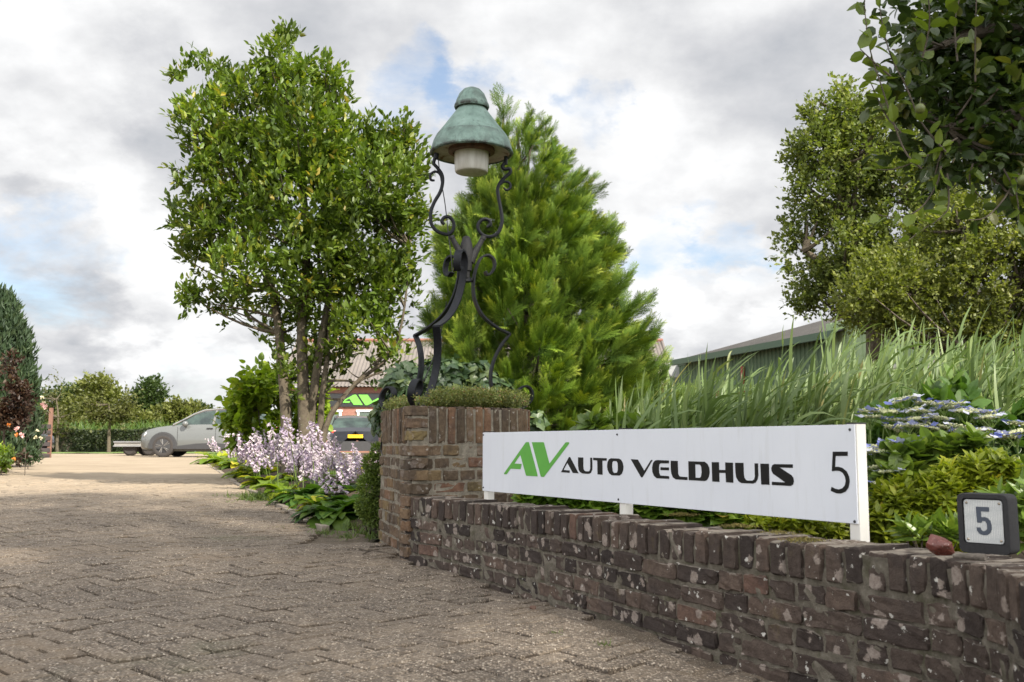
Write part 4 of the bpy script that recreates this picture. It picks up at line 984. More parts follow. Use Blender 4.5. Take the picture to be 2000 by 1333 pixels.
fw = P(314, 893, 33.0); car = make_car('grey_car', 'light grey crossover car parked across the far end of the driveway', (fw.x-.82, 33.9, float(gz(fw.x, 33))), R(3), M_CG)
b_ = P(690, 884, 34.0); make_car('black_hatchback', 'black car seen from behind through the flowers, red tail lights and yellow plate', (b_.x-.65, 39.0, float(gz(0, 36))), R(-82), M_CDK, L_=4.3, H_=1.46, wd=.66, wb=2.6, clad=False)
d_ = P(112, 880, 36.0); make_car('dark_estate_car', 'dark car mostly hidden behind the slatted fence', (d_.x, 35.2, float(gz(0, 36))), R(182), M_CDK, L_=4.4, H_=1.45, wd=.66, wb=2.6, clad=False, estate=True)
# ---- flatbed trailer
tr = thing('flatbed_trailer', 'low aluminium flatbed trailer beside the nose of the grey car', 'trailer', (0, 0, 0)); M_ALU = simple('trailer_aluminium', (.42, .40, .36), .45, .3, .15, 4)
TY = 37.5; x0_, x1_ = P(241, 870, TY).x, P(330, 870, TY).x; z1_, z0_ = P(260, 862.5, TY).z, P(260, 873, TY).z
mb = MB(); mb.box(((x0_+x1_)/2, TY, (z1_+z0_)/2), (x1_-x0_, 1.8, z1_-z0_)); mb.build('bed', M_ALU, tr, bevel=.02)
mb = MB(); mb.box(((x0_+x1_)/2, TY-.93, z1_-.02), (x1_-x0_, .06, .05)); mb.box(((x0_+x1_)/2, TY-.93, z0_+.03), (x1_-x0_, .06, .05)); mb.build('side_rail', M_RIMS, tr)
for xx in (x0_+.55, x0_+1.25):
    for yy_ in (TY-.72, TY+.72):
        mb = MB(); mb.lathe([(0, .1), (.13, .1), (.2, .11), (.27, .06), (.27, -.08), (.2, -.1)], (xx, yy_, float(gz(xx, TY))+.27), 18, Matrix.Rotation(R(90), 3, 'X')); mb.build('wheel', M_TYRE, tr, True)
# ---- slatted fence
M_SLAT = simple('dark_slats', (.045, .035, .034), .7, var=.25, scale=8, bump=.4); M_RW = simple('red_wood', (.19, .10, .07), .75, var=.2, scale=8)
FY = 32.0; fx0, fx1 = P(40, 880, FY).x, P(105, 880, FY).x; fzb = float(gz(0, FY)); fzt = P(90, 829, FY).z
fe = thing('slatted_fence', 'short dark slatted fence panel with a reddish post at the left edge of the driveway', 'fence', ((fx0+fx1)/2, FY, fzb))
mb = MB(); nsl = 6
for k in range(nsl):
    zz = fzb+.06+(fzt-fzb-.13)*k/(nsl-1); mb.box(((fx0+fx1)/2-.08, FY-.05, zz), (fx1-fx0-.05, .03, .125))
mb.build('slats', M_SLAT, fe)
mb = MB(); mb.box((fx1-.14, FY, (fzb+P(100, 797, FY).z)/2), (.11, .07, P(100, 797, FY).z-fzb)); mb.build('post', M_RW, fe)
mb = MB(); mb.box((fx0+.1, FY, (fzb+fzt)/2), (.1, .07, fzt-fzb)); mb.build('post', M_RW, fe)
# ============================================================ PLANTS
g = G('grey_bark'); c = g.ramp(g.noise(14, 6, .7), [(.3, (.055, .043, .028)), (.55, (.115, .092, .062)), (.75, (.085, .092, .042))]); M_BARK = g.done(g.pbr(c, .9, g.bump(g.noise(45, 6, .7), .8, .01)))
g = G('dark_bark'); c = g.ramp(g.noise(10, 6, .7), [(.3, (.045, .035, .027)), (.7, (.12, .095, .07))]); M_BARKD = g.done(g.pbr(c, .9, g.bump(g.noise(40, 6, .7), .8, .01)))
M_LTREE = leafmat('garden_tree_leaves', [(0, (0.057, 0.099, 0.015)), (.4, (0.098, 0.155, 0.022)), (.75, (0.155, 0.217, 0.033)), (.93, (0.252, 0.280, 0.044)), (1, (0.390, 0.308, 0.062))], .42, .36, 1.1, .45)
M_OAK = leafmat('oak_leaves', [(0, (0.076, 0.108, 0.029)), (.6, (0.142, 0.176, 0.047)), (1, (0.250, 0.264, 0.081))], .5, .35, .5, .4)
M_OAK2 = leafmat('lime_tree_leaves', [(0, (0.095, 0.121, 0.031)), (.6, (0.167, 0.192, 0.048)), (1, (0.276, 0.283, 0.091))], .5, .38, .6, .35)
M_PEAR = leafmat('pear_leaves', [(0, (0.025, 0.045, 0.014)), (.6, (0.047, 0.076, 0.021)), (.85, (0.087, 0.119, 0.025)), (1, (0.159, 0.154, 0.034))], .33, .30, 3, .3, spec=.5)
M_CON = leafmat('cypress_sprays', [(0, (0.028, 0.063, 0.010)), (.3, (0.067, 0.127, 0.014)), (.6, (0.123, 0.200, 0.021)), (.85, (0.207, 0.284, 0.033)), (1, (0.359, 0.390, 0.062))], .6, .24, 1.6, .4, spec=.25, tmul=(1.6, 1.5, .6))
M_YEW = leafmat('dark_conifer_sprays', [(0, (.025, .048, .022)), (.7, (.045, .080, .034)), (1, (.075, .11, .05))], .6, .2, 1.2, .3)
M_RED = leafmat('purple_leaves', [(0, (0.036, 0.022, 0.018)), (.7, (0.068, 0.042, 0.028)), (1, (0.104, 0.072, 0.035))], .45, .25, 1.5, .3, tmul=(1.6, .9, .8))
M_LIME = leafmat('lime_shrub_leaves', [(0, (0.107, 0.174, 0.018)), (.5, (0.190, 0.281, 0.024)), (.9, (0.309, 0.382, 0.039)), (1, (0.451, 0.404, 0.055))], .42, .38, 2, .3)
M_IVY = leafmat('ivy_leaves', [(0, (0.034, 0.069, 0.030)), (.6, (0.069, 0.115, 0.048)), (.9, (0.115, 0.167, 0.063)), (1, (0.230, 0.276, 0.057))], .36, .2, 2, .3, spec=.55)
M_HOSTA = leafmat('hosta_leaves', [(0, (0.097, 0.172, 0.020)), (.45, (0.193, 0.286, 0.028)), (.8, (0.371, 0.415, 0.039)), (1, (0.624, 0.543, 0.055))], .38, .38, 1.2, .3)
M_HOSTAD = leafmat('hosta_leaves_green', [(0, (0.042, 0.096, 0.020)), (.6, (0.072, 0.144, 0.026)), (1, (0.132, 0.204, 0.030))], .38, .32, 1.2, .3)
M_LILAC = leafmat('lilac_petals', [(0, (0.456, 0.360, 0.497)), (.5, (0.661, 0.564, 0.648)), (1, (0.844, 0.768, 0.778))], .5, .35, 4, .1, tmul=(1.0, 1.0, 1.0))
M_REED = leafmat('reed_leaves', [(0, (0.093, 0.144, 0.047)), (.6, (0.142, 0.205, 0.067)), (.95, (0.206, 0.267, 0.092)), (1, (0.325, 0.277, 0.123))], .5, .34, .9, .25, spec=.5, tmul=(1.35, 1.45, .7))
M_AZA = leafmat('azalea_leaves', [(0, (0.115, 0.154, 0.021)), (.4, (0.229, 0.284, 0.029)), (.85, (0.388, 0.420, 0.039)), (1, (0.531, 0.410, 0.052))], .42, .36, 3, .35)
M_RHO = leafmat('rhododendron_leaves', [(0, (0.070, 0.122, 0.026)), (.6, (0.140, 0.215, 0.039)), (1, (0.312, 0.386, 0.072))], .34, .3, 3, .25, spec=.55)
M_HYD = leafmat('hydrangea_leaves', [(0, (0.046, 0.102, 0.024)), (.6, (0.089, 0.170, 0.033)), (1, (0.194, 0.290, 0.052))], .42, .3, 3, .3)
M_BOX = leafmat('box_leaves', [(0, (0.085, 0.130, 0.029)), (.6, (0.143, 0.208, 0.046)), (1, (0.247, 0.312, 0.078))], .45, .25, 4, .3)
M_SED = leafmat('heath_leaves', [(0, (0.098, 0.126, 0.042)), (.5, (0.182, 0.210, 0.063)), (.9, (0.280, 0.294, 0.091)), (1, (0.364, 0.168, 0.140))], .5, .25, 6, .35)
M_GRS = leafmat('grass_blades', [(0, (.06, .11, .02)), (1, (.15, .20, .05))], .5, .3, 4, .2)
M_COV = leafmat('cover_leaves', [(0, (0.072, 0.138, 0.020)), (.6, (0.144, 0.253, 0.030)), (.95, (0.264, 0.368, 0.050)), (1, (0.420, 0.184, 0.040))], .36, .35, 3, .3)
M_STEM = simple('green_stem', (.13, .19, .04), .6, var=.3)

# ---- multi-stem garden tree
TY = 12.0
tree = thing('garden_tree', 'tall multi-stemmed green tree standing in the flower bed left of the lantern', 'tree', tuple(P(595, 952, TY)))
bl = [(548,125,48,1,0),(552,82,26,1.2,0),(585,150,40),(640,150,34,1.1),(420,165,42),(385,128,26,1.2),(352,145,18,1.4),(500,225,95),(405,250,68),(365,330,44),(600,260,95),(655,200,45),(710,265,50),(770,270,42),(680,320,90),(790,300,44),(465,340,105),(365,420,42,.9),(380,500,42,.9),(740,370,85),(800,345,40),(600,400,140),(440,450,85),(795,420,50),
      (500,520,85,.75),(390,575,32,.9),(362,590,16,1.2),(450,590,50,.7),(720,470,100),(800,490,40,.8),(620,520,95,.8),(560,610,60,.5),(640,600,70,.7),(725,560,80,.85),(790,570,45,.6),(700,640,66,.75),(760,640,42,.45),(650,690,42,.45),(560,680,38,.35),(580,735,24,.25),(730,700,34,.5),(510,640,30,.4),(690,700,30,.4),(740,740,26,.35),(620,700,30,.4),(560,730,26,.3),(770,690,30,.4),(650,660,40,.5),(585,690,34,.5),(610,740,30,.4),(640,735,26,.4),(560,770,20,.3),(545,700,28,.35)]
bl = [(b[0], b[1], b[2], b[3] if len(b) > 3 else 1, random.uniform(-.5, .5)) for b in bl]
tp, tn = blob_pts(bl, 4600, TY, 1.35, .35, .74, 2.4)
td = tn*.6+rdir(len(tp), .9)*.7; td /= np.linalg.norm(td, axis=1, keepdims=True)
pos, ld, nh, ls = twigs_to_leaves(tp-td*.12, td, 11, .24, .092, .55, .30, .22)
clus = np.repeat(RNG.random(len(tp)), 11); rn = np.clip(clus*.55+RNG.random(len(pos))*.5, 0, 1)
scatter('crown', leaf_tmpl(.46), pos, ld, nh, ls, M_LTREE, tree, rn)
mb = MB(); st = []
for pp, rr in (([(562,950),(560,845),(553,740),(545,650),(530,560),(500,470),(480,360),(450,250),(420,180)], .075), ([(596,950),(595,840),(591,720),(590,600),(600,480),(590,360),(565,220),(550,110)], .088), ([(604,950),(606,830),(622,700),(637,610),(655,520),(690,420),(740,330)], .066),
               ([(626,950),(626,830),(632,750),(640,690),(640,600),(620,480),(640,330),(650,220)], .045), ([(620,950),(636,835),(668,780),(705,740),(765,690),(790,600),(800,480)], .042)):
    dy = random.uniform(-.2, .2); pts = [tuple(P(x, y, TY+dy*(i/3-1) if i > 1 else TY+dy*.3)) for i, (x, y) in enumerate(pp)]; k = len(pts)
    mb.tube(catmull(pts, 3), [rr*(1-.8*i/((k-1)*3)) for i in range((k-1)*3+1)], 9); st.append(pts[2:])
limbs(mb, st, [tp[i] for i in RNG.choice(len(tp), 170, replace=False)], .022, .004)
for a, b_ in (((600, 800), (662, 748)), ((640, 745), (718, 752)), ((670, 780), (740, 700)), ((690, 750), (790, 716)), ((730, 715), (800, 660)), ((545, 650), (430, 600)), ((540, 620), (375, 590)), ((650, 720), (700, 690))):
    mb.tube(bez(P(*a, TY), P(*b_, TY), (0, 0, .05), 6), [.022, .019, .015, .011, .008, .004], 5)
mb.build('trunk', M_BARK, tree, True)

# ---- cypress
def spray_tmpl(seed=1, n=7):
    rg = random.Random(seed); V = []; T = []
    def zc(x, y): return -.20*x*x-.35*y*y
    def strip(p, d, w, L_):
        k = len(V); q = np.array([-d[1], d[0]])
        for u, ww in ((0, w), (.6, w*.8), (1, 0)):
            c = p+d*L_*u
            for sg in ((1,) if ww == 0 else (-1, 1)): e = c+q*ww*sg; V.append((e[0], e[1], zc(*e)))
        T.extend([(k, k+2, k+3), (k, k+3, k+1), (k+2, k+4, k+3)])
    def barb(p, d, w, L_):
        k = len(V); q = np.array([-d[1], d[0]])*w; e = p+d*L_
        for v in (p-q, p+q, e): V.append((v[0], v[1], zc(*v)-(.015 if v is e else 0)))
        T.append((k, k+2, k+1))
    strip(np.array([0., 0]), np.array([1., 0]), .016, 1.0)
    for i in range(n):
        for s_ in (-1, 1):
            t = .10+.84*(i+.5*(s_ > 0))/n+rg.uniform(-.02, .02); a = R(rg.uniform(26, 40))*s_; L_ = .50*(1-t)**.5*min(1, t*3+.5)*rg.uniform(.7, 1.2)+.04
            p = np.array([t, 0.0]); d = np.array([math.cos(a), math.sin(a)]); strip(p, d, .010, L_)
            for j in range(3):
                u = .28+.24*j
                for s2 in (-1, 1):
                    a2 = a+R(30)*s2; barb(p+d*L_*u, np.array([math.cos(a2), math.sin(a2)]), .0105, L_*.50*(1-u*.5)+.03)
    return np.array(V), [np.array(T), np.zeros((0, 4), int)]
CY = 9.0
con = thing('conifer', 'broad bright green cypress with feathery drooping sprays behind the lantern', 'tree', tuple(P(1062, 980, CY)))
prof_l = [(190, 985, 985), (215, 972, 1008), (245, 957, 1052), (300, 952, 1082), (380, 920, 1112), (470, 878, 1165), (550, 852, 1202), (620, 836, 1225), (690, 822, 1255), (780, 814, 1285), (850, 812, 1298), (960, 830, 1310)]
pa = np.array(prof_l, float)
def cone_pts(n, y0, y1, inner, outer, wpow=1.0):
    ys_ = []
    while len(ys_) < n:
        y = random.uniform(y0, y1); w = (np.interp(y, pa[:, 0], pa[:, 2])-np.interp(y, pa[:, 0], pa[:, 1]))/500
        if random.random() < w+.10: ys_.append(y)
    ys_ = np.array(ys_); xl = np.interp(ys_, pa[:, 0], pa[:, 1]); xr = np.interp(ys_, pa[:, 0], pa[:, 2])
    c = np.array([P((a+b)/2, y, CY) for a, b, y in zip(xl, xr, ys_)]); r = (xr-xl)/2/FPX*CY; ang = RNG.random(n)*2*np.pi
    q = inner+(outer-inner)*RNG.random(n); d = np.stack([np.cos(ang), np.sin(ang), np.zeros(n)], 1)
    lump = np.array([mn.noise(Vector((math.cos(a)*1.6, math.sin(a)*1.6, y/95))) for a, y in zip(ang, ys_)])
    return c+d*(r*(q+.14*lump))[:, None], d, ys_
# ---- the crown is built of upswept plumes, each a shoot carrying its own sprays
def plumes(n, y0, y1, qa, qb, La, Lb, m):
    bp_, bd_, yy = cone_pts(n, y0, y1, qa, qb); PP, DD, NN, SS = [], [], [], []
    for p, d, y in zip(bp_, bd_, yy):
        k_ = float(np.clip((y-150)/330, .42, 1.0)); L_ = random.uniform(La, Lb)*k_
        dd = np.array(d)*random.uniform(.5, .95)+np.array([.12, 0, random.uniform(.75, 1.25)])+RNG.normal(size=3)*.10; dd /= np.linalg.norm(dd)
        for k in range(m):
            t = (k+.5)/m; a = RNG.normal(size=3); a -= dd*a.dot(dd); a /= np.linalg.norm(a)
            PP.append(p+dd*L_*t*.80+np.array([.05*t*t, 0, 0])); DD.append(dd*(.75+1.2*t)+a*(.95-.65*t)+np.array([.12, 0, -.10])); NN.append(a*.6+RNG.normal(size=3)*.6+dd*.3); SS.append(random.uniform(.17, .27)*k_*(1.05-.35*t))
    return np.array(PP), np.array(DD), np.array(NN), np.array(SS)
A_ = plumes(540, 258, 900, .56, .90, .20, .42, 14); B_ = plumes(130, 255, 900, .34, .60, .26, .46, 12)
out_p = A_[0]; in_p, in_d, yi = cone_pts(260, 300, 905, .1, .4); d2 = in_d*.6+RNG.normal(size=in_d.shape)*.3; d2[:, 2] += .8
P_ = []; D_ = []; N_ = []; S_ = []
for (x, y) in ((985, 200), (975, 222), (992, 232), (1040, 232), (1066, 240), (1062, 262), (1022, 240), (1010, 262), (1080, 290)):
    for k in range(11): P_.append(np.array(P(x+random.gauss(0, 6), y+38+random.gauss(0, 20), CY))+np.array([0, random.gauss(0, .1), 0])); D_.append(np.array([random.gauss(.05, .4), random.gauss(0, .3), 1.0])); N_.append(RNG.normal(size=3)); S_.append(random.uniform(.12, .2))
allp = np.concatenate([A_[0], B_[0], in_p, np.array(P_)]); alld = np.concatenate([A_[1], B_[1], d2, np.array(D_)]); alln = np.concatenate([A_[2], B_[2], in_d+RNG.normal(size=in_d.shape)*.5, np.array(N_)]); alls = np.concatenate([A_[3], B_[3], np.full(len(in_p), .34), np.array(S_)])
SPRAYS = [spray_tmpl(k) for k in range(3)]
def sprays(name, P_a, D_a, N_a, S_a, mat, parent):
    rb = RNG.random(len(P_a))*.6; mbs = []
    for k in range(3):
        i = np.arange(len(P_a)) % 3 == k; me = scatter(name, SPRAYS[k], P_a[i], D_a[i], N_a[i], S_a[i], None, None, rb[i]); me_n = len(SPRAYS[k][0])
        v = np.empty(len(me.vertices)*3, np.float32); me.vertices.foreach_get('co', v); f = np.empty(len(me.loops), np.int32); me.loops.foreach_get('vertex_index', f)
        mbs.append((v.reshape(-1, 3), f.reshape(-1, 3), np.clip(np.repeat(rb[i], me_n)+.40*np.tile(np.clip(SPRAYS[k][0][:, 0], 0, 1)**1.5, i.sum()), 0, 1))); bpy.data.meshes.remove(me)
    off = np.cumsum([0]+[len(m[0]) for m in mbs]); return link(name, mesh_np(name, np.concatenate([m[0] for m in mbs]), [np.concatenate([m[1]+o for m, o in zip(mbs, off)])], False, np.concatenate([m[2] for m in mbs])), mat, parent)
sprays('crown', allp, alld, alln, alls, M_CON, con)
mb = MB(); ctop = P(1010, 250, CY); cb = P(1062, 985, CY); mb.tube([tuple(cb), tuple(cb.lerp(ctop, .5)), tuple(ctop)], [.11, .06, .01], 8)
for (x, y) in ((985, 200), (1040, 228), (1066, 240)): mb.tube([tuple(P(1020, 420, CY)), tuple(P(x-4, y+60, CY)), tuple(P(x, y, CY))], [.02, .01, .003], 5)
lim_ = [out_p[i] for i in RNG.choice(len(out_p), 140, replace=False)]; limbs(mb, [[cb.lerp(ctop, k/10) for k in range(1, 10)]], lim_, .018, .004, 4)
mb.build('trunk', M_BARKD, con, True)

# ---- generic leafy tree / shrub
def leafy(name, label, cat, blobs, Y, ntw, m, lsize, mat, tmpl=LEAF, depth=1.0, gap=.5, gscale=2, twig=.2, stems=None, stem_r=.05, barkm=None, nl=60, part='crown', group=None, hollow=.4, up=.2, spread=.7, upt=.5, gbase=None, rn=None):
    t = thing(name, label, cat, gbase or tuple(P(blobs[0][0], 900, Y)), group)
    tp, tn = blob_pts(blobs, ntw, Y, depth, hollow, gap, gscale); td = tn*.7+rdir(len(tp), upt)*.6; td /= np.linalg.norm(td, axis=1, keepdims=True)
    pos, ld, nh, ls = twigs_to_leaves(tp-td*twig*.5, td, m, twig, lsize, spread, up)
    rr = np.clip(np.repeat(RNG.random(len(tp)), m)*.5+RNG.random(len(pos))*.52, 0, 1)
    scatter(part, tmpl, pos, ld, nh, ls, mat, t, rr)
    if stems:
        mb = MB(); ss = []
        for s in stems:
            k = len(s); mb.tube(catmull([tuple(q) for q in s], 3), [stem_r*(1-.75*i/((k-1)*3)) for i in range((k-1)*3+1)], 8); ss.append(s[1:])
        limbs(mb, ss, [tp[i] for i in RNG.choice(len(tp), min(nl, len(tp)), replace=False)], stem_r*.35, stem_r*.06, 5)
        mb.build('trunk' if part == 'crown' else 'stems', barkm or M_BARKD, t, True)
    return t, tp
# oak and lime tree over the barn
OY = 20.0
leafy('oak_tree', 'tall airy dark green tree rising over the barn roof on the right', 'tree', [(1640,185,26,1.2),(1600,235,40,1.1),(1655,235,55),(1700,225,35),(1600,300,65),(1555,300,28),(1680,300,80),(1745,270,60),(1540,365,34,1.1),(1590,380,55,.8),(1680,390,85,.9),(1760,360,85),(1545,480,34,1.1),(1570,450,45,.9),(1640,480,80,.9),(1730,480,90),(1550,500,32,1.2),(1590,540,50),(1660,560,70),(1560,590,28,1.2),(1590,580,30),(1800,450,90),(1840,330,80),(1740,560,70)],
      OY, 5200, 11, .095, M_OAK, quad_tmpl(.72), 1.4, .80, 1.2, .42, [[P(1705, 880, OY), P(1705, 640, OY), P(1690, 520, OY), P(1660, 420, OY), P(1640, 320, OY), P(1640, 210, OY)], [P(1705, 700, OY), P(1750, 520, OY), P(1800, 400, OY)], [P(1700, 640, OY), P(1640, 540, OY), P(1570, 490, OY)]], .16, M_BARK, 150)
leafy('lime_tree', 'lower bushy yellow-green tree spreading in front of the barn at the right', 'tree', [(1690,590,70),(1760,560,80),(1830,500,90),(1900,470,90),(1960,430,80),(1990,520,90),(1900,580,90),(1840,610,70),(1780,630,45),(1960,620,80),(1720,540,60),(1900,650,50),(2040,560,110),(2080,440,120),(1870,420,60),(1760,640,36),(1830,650,30),(1720,620,34),(1940,655,30),(1985,640,50)],
      17.5, 4800, 12, .078, M_OAK2, quad_tmpl(.72), 1.2, .74, 1.3, .32, [[P(1940, 880, 17.5), P(1930, 700, 17.5), P(1900, 560, 17.5), P(1880, 450, 17.5)], [P(1935, 720, 17.5), P(1990, 560, 17.5), P(2020, 470, 17.5)]], .13, M_BARKD, 120)

# ---- pear tree hanging in from the upper right
PY = 3.3
pear, ptp = leafy('pear_tree', 'dark leafy fruit tree hanging into the picture at the upper right corner', 'tree',
   [(1900,130,110,1.0,.2),(1850,235,70,1.2,.1),(1930,240,90,1.4,.1),(1980,320,60,1.2,0),(1800,110,65,.8,.2),(1760,70,38,.5,0),(1740,20,30,.35,0),(1850,40,90,.8,.2),(1780,210,48,.9,0),(1745,140,24,.3,-.1),(1830,320,36,.9,0),(1870,330,36,1.1,0),(1980,405,26,1.0,0),(1950,60,110,.9,.2),(2080,200,190,1.2,.3),(2150,60,220,1,.3),(1780,280,30,.6,0),(1765,200,24,.35,0)],
   PY, 1100, 7, .051, M_PEAR, OVAL, 1.5, .72, 3, .16, [[Vector((2.75, 3.9, .3)), Vector((2.7, 3.85, 1.2)), P(2300, 150, 3.6), P(2100, 180, 3.45), P(1960, 230, 3.35), P(1850, 250, 3.3)], [P(2250, 200, 3.6), P(2080, 90, 3.45), P(1930, 60, 3.4), P(1840, 90, 3.35)]], .05, M_BARKD, 70, gbase=(2.75, 3.9, .29), up=-.1, spread=.75)
def sprig(parent, name, pts, Y, n, lsize, mat, tmpl, rad=.003, dY=0):
    pp = [P(x, y, Y+dY*i/len(pts)) for i, (x, y) in enumerate(pts)]; c = catmull([tuple(p) for p in pp], 6); mb = MB(); mb.tube(c, [rad*(1-.6*i/len(c)) for i in range(len(c))], 5); mb.build('twig', M_BARKD, parent, True)
    idx = np.linspace(1, len(c)-1, n).astype(int); pos = np.array([c[i] for i in idx]); t = np.array([c[min(i+1, len(c)-1)]-c[i-1] for i in idx]); t /= np.linalg.norm(t, axis=1, keepdims=True)
    ld = t*.6+rdir(n)*.7; nh = RNG.normal(size=(n, 3))*.6; nh[:, 2] += .7
    scatter(name, tmpl, pos, ld, nh, lsize*(.7+.5*RNG.random(n)), mat, parent, .45+.55*RNG.random(n))
M_PEARY = leafmat('young_pear_leaves', [(0, (.06, .10, .018)), (1, (.15, .20, .03))], .35, .4, 3, .2)
for pts, n, l_ in (([(1800,330),(1770,300),(1745,240),(1722,170),(1700,100),(1690,30),(1688,-20)], 19, .058), ([(1850,300),(1800,240),(1770,170),(1740,110),(1722,40),(1715,-20)], 18, .058), ([(1838,325),(1830,360),(1800,405),(1760,425),(1715,420)], 9, .058), ([(1850,340),(1853,400),(1838,425),(1800,450),(1775,470)], 12, .055), ([(1870,270),(1800,310),(1750,330),(1712,332)], 13, .045),
                 ([(1990,340),(1960,390),(1925,425),(1890,430)], 8, .055), ([(1900,320),(1895,360),(1930,400)], 7, .055), ([(1740,150),(1705,120),(1680,96)], 6, .06), ([(1760,260),(1730,225),(1700,160)], 7, .055), ([(1905,160),(1905,70),(1908,-20)], 8, .06), ([(1800,120),(1815,50),(1812,-20)], 9, .06), ([(1870,120),(1865,40),(1880,-20)], 9, .06), ([(1960,330),(1985,380),(1990,430)], 9, .06)):
    sprig(pear, 'leaves', pts, PY-.12, n, l_, M_PEARY if n != 8 else M_PEAR, OVAL, .0035, random.uniform(-.1, .1))
M_FRUIT = simple('green_fruit', (.10, .12, .03), .4, var=.25, scale=30)
for (x, y, r_) in ((1797, 212, .0165), (1998, 352, .018)):
    q = P(x, y, PY-.22); mb = MB(); mb.lathe([(0, r_*1.0), (r_*.25, r_*.93), (r_*.7, r_*.72), (r_, r_*.1), (r_*.85, -r_*.6), (r_*.4, -r_*.95), (r_*.12, -r_*.9), (0, -r_*.85)], tuple(q), 14); mb.tube([(q.x, q.y, q.z+r_*.9), (q.x+.004, q.y, q.z+r_+.02)], .0015, 4); mb.build('fruit', M_FRUIT, pear, True)

# ---- ivy, heath on the planter, box shrub, lime shrub
ivy = thing('ivy_bush', 'mound of dark glossy ivy behind the brick planter', 'shrub', (-.6, 7.3, .2))
ip, inn = blob_pts([(800,760,55),(850,750,50),(880,740,45),(930,745,45),(830,790,55),(770,800,40,.8,.3),(745,820,28,.6,.4),(975,765,32),(900,790,60),(990,800,30),(1045,820,22,.6,-.2),(780,850,40,.5,.3)], 3000, 7.4, 1.0, .75)
d_ = inn*.3+rdir(len(ip))*.5; d_[:, 2] -= .55; scatter('leaves', IVY, ip, d_, inn+rdir(len(ip), .5)*.5, .075*(.6+.7*RNG.random(len(ip))), M_IVY, ivy)
mb = MB(); ib = Vector((-.55, 7.5, .25)); limbs(mb, [[ib, ib+Vector((0, 0, .3))]], [ip[i] for i in RNG.choice(len(ip), 50, replace=False)], .012, .003, 4); mb.build('stems', M_BARKD, ivy)
hth = thing('planter_heath', 'low cushion of tiny green heath leaves filling the top of the planter', 'plant', (-.38, 6.3, PTOP))
n_ = 2600; tt = RNG.random((n_*3, 2)); X = -.84+tt[:, 0]*.97; Y = 5.56+tt[:, 1]*1.55
from mathutils.geometry import intersect_point_line
polyA = np.array(poly)
def inside(X, Y, pg, shrink=.97):
    c = pg.mean(0); q = c+(pg-c)*shrink; r_ = np.ones(len(X), bool)
    for i in range(len(q)):
        a, b = q[i], q[(i+1) % len(q)]; r_ &= ((b[0]-a[0])*(Y-a[1])-(b[1]-a[1])*(X-a[0])) > 0
    return r_
area = sum(polyA[i][0]*polyA[(i+1) % 6][1]-polyA[(i+1) % 6][0]*polyA[i][1] for i in range(6))
if area < 0: polyA = polyA[::-1]
k = inside(X, Y, polyA, .98)
for (a, b, r_) in ((-.56, 5.79, .13), (-.72, 6.60, .10), (-.60, 5.70, .12), (.08, 6.33, .05)): k &= np.hypot(X-a, Y-b) > r_
X, Y = X[k], Y[k]; hgt = np.where(X < -.47, .05, .10)+.035*np.array([mn.noise(Vector((x*5, y*5, 0))) for x, y in zip(X, Y)]); base = np.stack([X, Y, PTOP+hgt*(.35+.65*RNG.random(len(X)))], 1)
m = 9; pos = np.repeat(base, m, 0)+RNG.normal(size=(len(base)*m, 3))*.012; ld = rdir(len(pos), .5)
scatter('foliage', quad_tmpl(.5), pos, ld, rdir(len(pos), .8), .015*(.7+.6*RNG.random(len(pos))), M_SED, hth)
bxs = thing('box_shrub', 'narrow dense small-leaved box shrub against the left side of the brick planter', 'shrub', tuple(gpt(722, 1040)))
bp_, bn = blob_pts([(728,905,20),(722,950,24),(718,990,24),(735,930,22),(730,1005,24),(738,880,14)], 5200, 6.75, 1.2, .6); scatter('foliage', quad_tmpl(.55), bp_, bn+rdir(len(bp_), .6)*.8, rdir(len(bp_), 1), .022*(.7+.6*RNG.random(len(bp_))), M_BOX, bxs)
mb = MB(); b0 = gpt(722, 1040); limbs(mb, [[b0, b0+Vector((0, 0, .1))]], [bp_[i] for i in RNG.choice(len(bp_), 40, replace=False)], .008, .002, 4); mb.build('stems', M_BARKD, bxs)
LY_ = 15.0; lb = gpt(510, 940)
leafy('lime_shrub', 'rounded lime green shrub with broad leaves between the grey car and the garden tree', 'shrub', [(510,775,62),(470,790,42),(550,765,50),(590,780,40),(500,820,60),(560,820,50),(450,800,28),(470,840,35),(612,800,32),(622,765,24),(600,830,34)], LY_, 760, 7, .115, M_LIME, HEART, 1.1, .8, 2, .2,
      [[Vector((lb.x+.3, 15, .15)), P(515, 860, 15), P(505, 800, 15)], [Vector((lb.x+.4, 15, .15)), P(560, 860, 15), P(570, 790, 15)]], .02, M_BARKD, 40, 'foliage')

